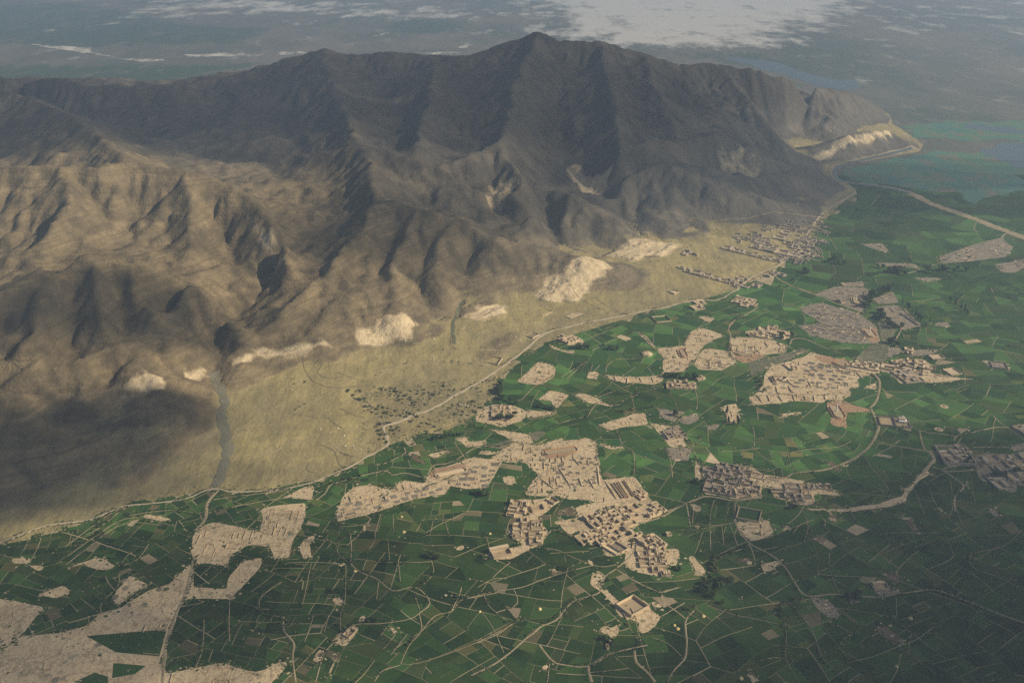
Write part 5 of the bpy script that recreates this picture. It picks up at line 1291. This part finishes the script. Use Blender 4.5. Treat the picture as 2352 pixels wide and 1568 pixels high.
# ---- stacks and rows of raw bricks drying
def stack_field(tile, ps, n_, place, size=(6, 12), hgt=(1.0, 1.9), mat='raw_brick', name='brick_stack'):
    poly = W(tile, ps); xs = [p[0] for p in poly]; ys = [p[1] for p in poly]
    a, b = poly[0], poly[1]; ang = math.atan2(b[1]-a[1], b[0]-a[0]); c = 0; tries = 0; got = []
    while c < n_ and tries < 4000:
        tries += 1
        x, y = RNG.uniform(min(xs), max(xs)), RNG.uniform(min(ys), max(ys))
        if not in_poly(np.array(x), np.array(y), poly): continue
        if any((x-p)**2+(y-q_)**2 < (size[1]*1.05)**2 for p, q_ in got): continue
        got.append((x, y)); c += 1
        w_, d_, h = RNG.uniform(*size), RNG.uniform(size[0]*.5, size[1]*.8), RNG.uniform(*hgt)
        o = empty(name, (x, y, .6), ang+RNG.gauss(0, .04))
        k = max(2, int(d_/1.6))
        for i in range(k):
            y0 = -d_/2+i*d_/k
            boxpart('brick_row', mat, o, -w_/2+RNG.uniform(0, .8), w_/2-RNG.uniform(0, .8), y0, y0+d_/k*.78, -.3, h*RNG.uniform(.7, 1), taper=.1)
        tag(o, f'{"long" if w_ > 1.5*d_ else ("square" if w_ > .9*d_ else "deep")} block of {k} raw brick rows drying {place}', 'brick stack', 'bricks drying '+place)
stack_field('E', [(290, 990), (640, 900), (640, 840), (350, 830), (300, 900)], 8, 'at the west end of the tan brickyard', (9, 15), (.5, 1.0))
stack_field('E', [(680, 880), (1250, 760), (1270, 700), (1100, 720), (720, 800)], 11, 'along the south edge of the tan brickyard', (9, 15), (.5, 1.0))
stack_field('E', [(1300, 690), (1640, 700), (1740, 500), (1640, 470), (1500, 560), (1310, 650)], 14, 'beside the long pale kiln', (9, 15), (.5, 1.0))
stack_field('A', [(650, 170), (1160, 260), (1170, 60), (900, 60), (700, 110)], 20, 'below the orange kiln', (5, 10))
stack_field('A', [(700, 330), (1150, 330), (1130, 270), (740, 190)], 14, 'between the orange kiln and the village', (5, 11))
stack_field('D', [(760, 600), (1200, 720), (1200, 560), (960, 500), (820, 520)], 22, 'on the flats below the orange strip', (9, 16), (.8, 1.6))
stack_field('D', [(450, 740), (1180, 770), (1150, 680), (700, 640), (450, 690)], 16, 'on the terraced flats', (8, 14), (.8, 1.6))
stack_field('K', [(400, 870), (880, 960), (860, 800), (540, 790), (330, 800)], 26, 'in the grey brickyard by the riverbed', (10, 18), (.8, 1.6))
stack_field('K', [(500, 770), (860, 780), (820, 700), (500, 630), (330, 650)], 14, 'in the upper grey brickyard', (10, 18), (.8, 1.6))
stack_field('C', [(1540, 590), (1720, 570), (1700, 470), (1590, 470)], 5, 'on the pale flats west of the ditch', (6, 12))
stack_field('C', [(2000, 560), (2160, 560), (2170, 520), (2020, 510)], 7, 'in the row below the white chimney', (7, 12))
stack_field('B', [(890, 700), (1090, 700), (1060, 660), (800, 650)], 5, 'on the pale strip above the grey hamlet', (4, 7), (.5, 1))
# ---- banks between terraces on the pale flats
for tl, place, segs in [('D', 'on the scalloped pale flats', [[(370, 810), (420, 880)], [(465, 810), (490, 870)], [(565, 815), (600, 865)], [(700, 815), (715, 860)], [(805, 815), (820, 860)], [(890, 815), (900, 865)], [(990, 815), (1000, 850)], [(545, 730), (560, 790), (580, 800)], [(660, 720), (690, 780), (760, 790)], [(840, 680), (870, 740)], [(640, 650), (700, 720), (860, 740)], [(440, 320), (475, 375)], [(560, 330), (590, 360)], [(360, 395), (400, 425)], [(1280, 600), (1340, 660)]]),
                        ('C', 'on the pale strip in the green fields', [[(1130, 640), (1140, 670)], [(1250, 650), (1245, 700)], [(1360, 650), (1380, 690)], [(1470, 650), (1490, 690)], [(2000, 500), (2005, 550)]]),
                        ('A', 'in the yard between kiln and village', [[(800, 150), (870, 260), (920, 340)], [(930, 60), (1000, 140)], [(990, 250), (1020, 330)], [(1080, 260), (1130, 350)], [(1160, 150), (1180, 320)], [(640, 260), (760, 350)], [(1230, 280), (1340, 450)]])]:
    for L in segs:
        w_ = smooth_line(W(tl, L), 5); v, f = [], []
        for i, p in enumerate(w_):
            a = w_[max(0, i-1)]; b = w_[min(len(w_)-1, i+1)]; d = math.dist(a, b) or 1
            nx_, ny_ = -(b[1]-a[1])/d, (b[0]-a[0])/d; hh = .55+2.2*(math.sin(math.pi*(i+.5)/len(w_))**.5)
            for q_, z_ in ((-2.2, .3), (-.5, hh), (.5, hh*.95), (2.2, .3)): v.append((p[0]+nx_*q_, p[1]+ny_*q_, z_))
            if i:
                k = len(v)-8
                for c_ in range(3): f.append((k+c_, k+4+c_, k+5+c_, k+1+c_))
        o = link('earth_bank', mesh('earth_bank', v, f), 'pale_soil'); tag(o, f'low ridge of pale dug earth {place}', 'earth bank', 'earth banks '+place)
# ---- mound, threshing floors, straw heaps, boulders
def blob(name, r, h, mat, n_=10):
    prof = [(r, -.3), (r*.92, h*.3), (r*.7, h*.65), (r*.4, h*.9), (r*.12, h)]
    v, f = lathe(prof, n_); v = [(x*(1+.18*RNG.uniform(-1, 1)), y*(1+.18*RNG.uniform(-1, 1)), z) for x, y, z in v]
    me_ = mesh(name, v, f)
    for p_ in me_.polygons: p_.use_smooth = True
    me_.materials.append(MAT[mat]); return me_
x, y = W('C', [(1420, 430)])[0]
tag(link('burial_mound', blob('burial_mound', 15, 5, 'pale_soil', 16), None, loc=(x, y, .5)), 'smooth bare earth mound rising out of the green fields', 'mound')
for tl, p, lb in [('N', (1000, 515), 'round pale threshing floor with a dark centre near the white house'), ('N', (1070, 220), 'round pale threshing floor out in the gridded fields')]:
    x, y = W(tl, [p])[0]; o = empty('threshing_floor', (x, y, .5)); 
    v, f = lathe([(9, -.3), (8.6, .35), (8.2, .45)], 24); link('floor_disc', mesh('floor_disc', v, f), 'pale_soil', o)
    v, f = lathe([(3.2, .3), (2.6, 1.0), (1.4, 1.6)], 14); link('chaff_heap', mesh('chaff_heap', v, f), 'brown_soil', o)
    tag(o, lb, 'threshing floor')
sm = [blob('straw_heap', 2.6, 2.6, 'straw'), blob('straw_heap', 3.4, 2.4, 'straw')]
for tl, p, lb in [('I', (1865, 1040), 'taller golden straw heap in the dark field'), ('I', (1895, 1070), 'flatter golden straw heap beside the taller one'), ('I', (630, 890), 'straw heap at the end of a pale field bank'), ('I', (80, 915), 'straw heap on the field path west of the enclosure'), ('H', (1450, 183), 'golden straw heap alone in the wide green field'), ('H', (2240, 200), 'pale straw heap beside the field lane'), ('H', (1005, 540), 'pale straw heap by the canal bend'), ('I', (2130, 955), 'pale straw heap beside the southern lane'), ('J', (1510, 1090), 'straw heap in the shaded eastern field'), ('J', (1405, 1445), 'straw heap in the dark south-east field'), ('J', (255, 1535), 'pale straw heap by the bare brown plot'), ('H', (1430, 45), 'straw heap below the tan brickyard')]:
    x, y = W(tl, [p])[0]; tag(link('straw_heap', RNG.choice(sm), None, loc=(x, y, .35), rz=RNG.uniform(0, 6)), lb, 'straw heap', 'straw heaps')
bm = [blob('boulder', 1.6, 1.5, 'white_plaster', 7), blob('boulder', 1.2, 1.0, 'white_plaster', 6)]
for k, p in enumerate([(500, 1120), (587, 1155), (715, 1180), (860, 1210), (725, 1275), (868, 1305), (800, 1275), (1170, 385), (1540, 290), (2250, 260), (2290, 275), (2145, 345), (660, 1110), (945, 805), (1800, 895), (1825, 905), (1850, 910)]):
    x, y = WH('M', [p])[0]; tag(link('boulder', bm[k % 2], None, loc=(x, y, height(x, y)), rz=k), 'white boulder lying alone on the open olive fan', 'boulder', 'white boulders on the fan')

# ================================================================== TREES AND SHRUBS
def crown_mesh(name, mat, R, H, z0, n_, leaf, seed, slim=1.0):
    r = random.Random(seed); v, f = [], []
    lobes = [(r.gauss(0, R*.42)*slim, r.gauss(0, R*.42)*slim, z0+H*(.25+.6*r.random()), R*r.uniform(.42, .68)) for _ in range(9)]
    for i in range(n_):
        lx, ly, lz, lr = r.choice(lobes)
        d = Vector((r.gauss(0, 1), r.gauss(0, 1), r.gauss(0, 1))).normalized()
        p = Vector((lx, ly, lz))+Vector((d.x*lr*slim, d.y*lr*slim, d.z*lr*H/(2.0*R)))*r.uniform(.55, 1.05)
        nrm = (d+Vector((r.gauss(0, .6), r.gauss(0, .6), r.gauss(0, .6)+.4))).normalized()
        t1 = nrm.orthogonal().normalized(); t2 = nrm.cross(t1); s = leaf*r.uniform(.6, 1.4); k = len(v)
        for a, b in ((-1, -.6), (1, -.7), (.8, .8), (-.7, 1)): v.append(tuple(p+t1*a*s+t2*b*s))
        f.append((k, k+1, k+2, k+3))
    me_ = mesh(name, v, f); me_.materials.append(MAT[mat]); return me_
def trunk_mesh(H, r0, seed):
    r = random.Random(seed); v, f = [], []
    def limb(a, b, ra, rb, n_=6):
        a, b = Vector(a), Vector(b); d = (b-a).normalized(); t1 = d.orthogonal().normalized(); t2 = d.cross(t1); k = len(v)
        for c, rr in ((a, ra), (b, rb)):
            for i in range(n_):
                an = 2*math.pi*i/n_; v.append(tuple(c+t1*rr*math.cos(an)+t2*rr*math.sin(an)))
        for i in range(n_): f.append((k+i, k+(i+1) % n_, k+n_+(i+1) % n_, k+n_+i))
    limb((0, 0, -.5), (0, 0, H*.45), r0, r0*.7)
    for i in range(4):
        a = i*1.57+r.random(); limb((0, 0, H*.4), (math.cos(a)*H*.24, math.sin(a)*H*.24, H*.72), r0*.55, r0*.15)
    me_ = mesh('trunk', v, f); me_.materials.append(MAT['bark']); return me_
TREES = {'dark': [(crown_mesh('crown', 'leaf_dark', 3.2, 5.2, 1.6, 420, .5, 20+i), trunk_mesh(6, .28, i)) for i in range(4)],
         'olive': [(crown_mesh('crown', 'leaf_olive', 2.8, 4.0, 1.0, 320, .48, 40+i), trunk_mesh(4.6, .2, 9+i)) for i in range(3)],
         'poplar': [(crown_mesh('crown', 'leaf_dark', 2.0, 10.5, 1.5, 380, .5, 60+i, .55), trunk_mesh(11, .25, 19+i)) for i in range(2)]}
ntree = 0
def trees(tile, line, n_, size, kind, label, spread=3.0, fan=False):
    global ntree
    w_ = (WH if fan else W)(tile, line)
    seg = [math.dist(a, b) for a, b in zip(w_, w_[1:])] or [0]; tot = sum(seg)
    n_ = max(1, round(n_*.64))
    for i in range(n_):
        t_ = (i+RNG.uniform(.1, .9))/n_*tot; k = 0
        while k < len(seg)-1 and t_ > seg[k]: t_ -= seg[k]; k += 1
        if len(w_) > 1 and seg[k] > 0:
            u = t_/seg[k]; x = w_[k][0]+(w_[k+1][0]-w_[k][0])*u; y = w_[k][1]+(w_[k+1][1]-w_[k][1])*u
        else: x, y = w_[0]
        x += RNG.gauss(0, spread); y += RNG.gauss(0, spread)
        z = height(x, y); z = .35 if z < .3 else z
        cm, tm = RNG.choice(TREES[kind]); s = size*RNG.uniform(.75, 1.3)/5.0
        o = empty('poplar_tree' if kind == 'poplar' else 'tree', (x, y, z), RNG.uniform(0, 6.28)); o.scale = (s*RNG.uniform(.9, 1.15), s*RNG.uniform(.9, 1.15), s)
        link('crown', cm, None, o); link('trunk', tm, None, o)
        sw = 'tall ' if s*5.0 > size*1.14 else ('low ' if s*5.0 < size*.92 else '')
        tag(o, sw+label.replace('small ', ''), 'tree', label.split(' ', 1)[1]); ntree += 1
for a in [
 ('K', [(1100, 480), (920, 560), (890, 660)], 30, 11, 'dark', 'dark tree in the thick belt on the river bend', 8), ('K', [(1000, 690), (1080, 770), (1200, 850)], 20, 10, 'dark', 'dark tree on the bank beside the works yard', 6),
 ('K', [(1100, 950), (1150, 1000)], 6, 10, 'dark', 'dark tree at the mouth of the riverbed', 6), ('K', [(1220, 600), (1420, 780)], 14, 7, 'poplar', 'thin tree lining the works yard road', 3), ('K', [(1640, 560), (1840, 720)], 12, 7, 'poplar', 'thin tree lining the far eastern field', 4),
 ('K', [(1050, 290), (1280, 340)], 16, 11, 'dark', 'dark tree in the grove among the far fields', 12), ('K', [(1420, 320), (1800, 310)], 14, 10, 'dark', 'dark tree in the hedge beyond the river', 10), ('K', [(580, 230), (680, 250)], 8, 11, 'dark', 'dark tree in the grove beside the far settlement', 10), ('K', [(330, 310), (400, 330)], 4, 9, 'dark', 'dark tree near the fork of the valley road', 6),
 ('C', [(75, 700), (85, 850), (180, 860), (240, 890)], 16, 7, 'dark', 'dark tree curving round the edge of the scrub plain', 3), ('C', [(420, 915), (580, 945)], 12, 6, 'dark', 'dark tree in the hedge below the pale plot', 2), ('C', [(780, 370), (880, 385)], 6, 8, 'dark', 'dark tree below the hamlet at the road bend', 4), ('C', [(1030, 370), (1160, 395)], 8, 7, 'dark', 'dark tree in the clump amid the wide green fields', 4),
 ('C', [(1590, 650), (1700, 640)], 10, 8, 'dark', 'dark tree shading the hamlet among the fields', 5), ('C', [(1770, 660), (1850, 650)], 7, 8, 'dark', 'dark tree beside the round green plot', 5), ('C', [(2160, 1060), (2280, 1080)], 10, 6, 'poplar', 'thin dark tree below the bare spur', 3), ('C', [(2145, 950), (2160, 1000)], 3, 6, 'poplar', 'thin dark tree on the bare spur', 2),
 ('C', [(1130, 965), (1500, 915)], 15, 4.5, 'olive', 'small olive tree along the winding ditch', 2), ('C', [(1690, 1000)], 2, 7, 'dark', 'dark tree between the grey ponds', 3), ('C', [(40, 1040), (230, 1000)], 8, 8, 'dark', 'dark tree beside the old hamlet', 6),
 ('D', [(330, 650), (410, 690), (400, 770)], 12, 7, 'olive', 'bare grey-green tree on the gully side', 5), ('D', [(690, 265)], 1, 10, 'dark', 'round dark tree alone on the lane', 0), ('D', [(600, 285)], 3, 8, 'dark', 'dark tree below the houses on the bank', 4), ('D', [(1700, 560)], 2, 8, 'dark', 'dark tree in the middle of the town', 4), ('D', [(1870, 130), (1990, 140)], 5, 7, 'poplar', 'thin tree by the far pale plot', 6),
 ('A', [(60, 390), (130, 405)], 6, 7, 'dark', 'dark tree below the tan brickyard', 4), ('A', [(540, 590)], 2, 6, 'dark', 'dark tree between the western hamlet houses', 3), ('A', [(2050, 290), (2110, 310)], 6, 6, 'dark', 'dark tree at the west side of the packed village', 4), ('A', [(1160, 565), (1300, 530)], 6, 4.5, 'olive', 'small olive tree at the top of the village', 3),
 ('A', [(1080, 690), (1250, 600), (1420, 570)], 9, 4.2, 'olive', 'small olive tree in the village yards', 6), ('A', [(560, 640), (640, 720), (700, 720)], 6, 4.2, 'olive', 'small olive tree between the hamlet lanes', 4), ('B', [(320, 690), (520, 640), (690, 740)], 7, 4.5, 'dark', 'dark tree in the packed village yards', 6), ('D', [(1550, 540), (1980, 590)], 8, 6, 'dark', 'dark tree in the town yards', 8), ('E', [(720, 370), (1000, 330), (1150, 290)], 10, 4, 'olive', 'small olive tree along the foot of the fan', 4), ('E', [(130, 700), (500, 600)], 8, 4, 'olive', 'small olive tree on the terrace edges', 4), ('K', [(100, 480), (300, 350)], 6, 6, 'dark', 'dark tree along the valley road', 6),
 ('I', [(2240, 400), (2220, 560)], 9, 6, 'olive', 'olive tree along the wooded ditch', 3), ('I', [(2230, 600), (2160, 720), (2280, 800)], 16, 7, 'dark', 'dark tree in the wood beside the southern lane', 6), ('I', [(1860, 530), (1950, 545)], 5, 5.5, 'dark', 'dark tree behind the pale clearing', 3), ('I', [(1235, 1195), (1290, 1200)], 5, 5.5, 'dark', 'dark tree beside the tiny well-house', 3), ('I', [(2090, 870), (1960, 905)], 6, 5, 'olive', 'olive tree at the end of the pale track', 3), ('I', [(1050, 310), (1250, 285)], 9, 4, 'olive', 'small olive tree below the village wall', 2), ('I', [(1470, 310), (1490, 260)], 3, 4, 'olive', 'small olive tree at the lane crossing', 2), ('I', [(690, 660)], 2, 4.5, 'olive', 'olive bush beside the field bank', 2),
 ('J', [(300, 575), (170, 610), (60, 640), (40, 770)], 14, 6, 'olive', 'olive tree along the hedge by the curving lane', 2.5), ('J', [(0, 880), (90, 830), (170, 805)], 9, 7, 'dark', 'dark tree beside the little white ruin', 5), ('J', [(560, 970), (720, 960)], 8, 5, 'olive', 'olive tree lining the shaded lane', 2.5), ('J', [(1030, 915), (1150, 945)], 9, 6, 'dark', 'dark tree beside the shaded lane', 3), ('J', [(545, 990), (555, 1080)], 7, 5, 'olive', 'olive tree in the short hedge', 1.5), ('J', [(650, 285)], 4, 6, 'dark', 'dark tree below the grey hamlet', 4),
 ('H', [(1700, 400), (1760, 430)], 6, 6, 'dark', 'dark tree in the clump beside the pale little plot', 3), ('H', [(1130, 1000), (1210, 1020)], 4, 4.5, 'dark', 'small dark tree on the field track', 2), ('H', [(1560, 1140), (1480, 1240)], 7, 3.6, 'olive', 'small olive tree along the canal bank', 1.5),
 ('E', [(1150, 280), (1430, 230)], 14, 5.5, 'dark', 'dark tree in the hedge under the scrub plain', 2), ('E', [(1550, 770), (1650, 790)], 6, 7, 'dark', 'dark tree below the long kiln', 4),
 ('N', [(1370, 920)], 3, 8, 'dark', 'dark tree in the corner of the grey walled quarter', 4), ('N', [(1680, 1080), (1850, 1110)], 10, 7, 'dark', 'dark tree in the shaded eastern village', 4), ('N', [(1980, 1050)], 3, 7, 'dark', 'dark tree among the eastern houses', 4)]:
    trees(*a)
print('trees', ntree)
SHRUB = [crown_mesh('shrub', 'leaf_scrub', 1.5, 1.8, -.5, 150, .34, 80+i) for i in range(4)]
poly = WH('M', [(980, 740), (1500, 690), (1900, 665), (2150, 640), (2140, 880), (1920, 980), (1650, 1160), (1300, 1260), (1050, 1240), (940, 1050), (860, 880), (700, 760)])
xs = [p[0] for p in poly]; ys = [p[1] for p in poly]; c = 0
while c < 295:
    x, y = RNG.uniform(min(xs), max(xs)), RNG.uniform(min(ys), max(ys))
    if not in_poly(np.array(x), np.array(y), poly) or gnoise(x/60, y/60) < -.05: continue
    s = RNG.uniform(.7, 1.3)*(2.0 if RNG.random() < .2 else 1.15)
    o = link('shrub', RNG.choice(SHRUB), None, loc=(x, y, height(x, y)), rz=RNG.uniform(0, 6)); o.scale = (s*RNG.uniform(1, 1.9), s, s*.8); c += 1
    tag(o, f"{'spreading' if s > 1.7 else 'small'} grey-green shrub dotted over the scrub plain", 'shrub', 'shrubs on the scrub plain')

# ================================================================== CLOUDS (they stand between the sun and the land)
def cloud(sx, sy, zg, rx, ry, rot, alt, seed, label, thick=5):
    gxp, gyp = at(sx, sy, zg)
    t_ = (alt-zg)/SUN_DIR.z
    cx_, cy_ = gxp+SUN_DIR.x*t_, gyp+SUN_DIR.y*t_
    n_u, n_v = 72, 12
    v, f = [], []
    c_, s_ = math.cos(rot), math.sin(rot)
    th = np.linspace(0, 2*np.pi, n_u, endpoint=False)
    for sh in range(thick):                      # billow inside billow
        g = 1.12-.72*sh/max(1, thick-1); base = len(v)
        for j in range(n_v+1):
            ph = math.pi*(.02+.96*j/n_v)
            k = 1+.75*fbm(1.5*np.cos(th)+seed*3.1+sh*.22, 1.5*np.sin(th)+ph*.35+sh*.17, 5, .62)
            x = rx*g*math.sin(ph)*np.cos(th)*k; y = ry*g*math.sin(ph)*np.sin(th)*k
            z = math.cos(ph)*120*g*(1+.5*gnoise(x/150+seed, y/150))
            if math.cos(ph) < 0: z = z*.4
            v += [(a*c_-b_*s_, a*s_+b_*c_, q_) for a, b_, q_ in zip(x.tolist(), y.tolist(), z.tolist())]
        for j in range(n_v):
            for i in range(n_u): f.append((base+j*n_u+i, base+(j+1)*n_u+i, base+(j+1)*n_u+(i+1) % n_u, base+j*n_u+(i+1) % n_u))
    me_ = mesh('cloud', v, f)
    for p_ in me_.polygons: p_.use_smooth = True
    o = link('cloud', me_, 'cloud', loc=(cx_, cy_, alt)); return tag(o, label, 'cloud', 'clouds over the range')
cloud(900, 205, 330, 2700, 780, .0, 1900, 1, 'long flat cloud shading the far dark range', 6)
cloud(1640, 430, 60, 640, 380, .15, 1750, 2, 'wide cloud shading the eastern foothills', 2)
cloud(860, 530, 160, 430, 250, .1, 1800, 3, 'small cloud shading the middle ravine', 4)
cloud(90, 275, 350, 520, 260, .0, 1850, 11, 'long cloud shading the western back ridge', 5)
cloud(230, 720, 160, 430, 130, .1, 1800, 4, 'small cloud shading the western spur', 5)
cloud(1230, 470, 120, 300, 200, .3, 1780, 12, 'ragged cloud shading the central knolls', 2)
cloud(330, 960, 40, 130, 75, .3, 1700, 5, 'tiny cloud shading the fan head', 5)
cloud(-60, 1110, 15, 380, 200, .2, 1650, 6, 'grey cloud shading the western road', 7)
cloud(2500, 1330, 0, 560, 420, .3, 1650, 7, 'broad unseen cloud added to darken the eastern fields', 6)  # out of view; added partly to stand in for lens vignetting here
cloud(120, 1460, 0, 520, 200, .1, 1600, 8, 'grey unseen cloud added to darken the south-western fields', 3)  # unseen; put in partly to imitate the vignetted lower-left corner
cloud(2250, 1640, 0, 560, 170, .1, 1600, 9, 'grey unseen cloud added to darken the southern fields', 5)  # added outside the frame, partly imitating lens falloff at lower right

# ================================================================== HAZE
v, f = [], []
box(v, f, -15500, 15500, -3500, 22500, -4.0, 1012.0)
hz = link('haze', mesh('haze', v, f), None); hz['kind'] = 'stuff'
m = bpy.data.materials.new('haze_air'); m.use_nodes = True; t = m.node_tree; t.nodes.clear()
out = t.nodes.new('ShaderNodeOutputMaterial'); pv = t.nodes.new('ShaderNodeVolumePrincipled')
pv.inputs['Color'].default_value = (.50, .69, 1.0, 1); pv.inputs['Density'].default_value = .000080
pv.inputs['Anisotropy'].default_value = .2
t.links.new(pv.outputs[0], out.inputs['Volume']); hz.data.materials.append(m)
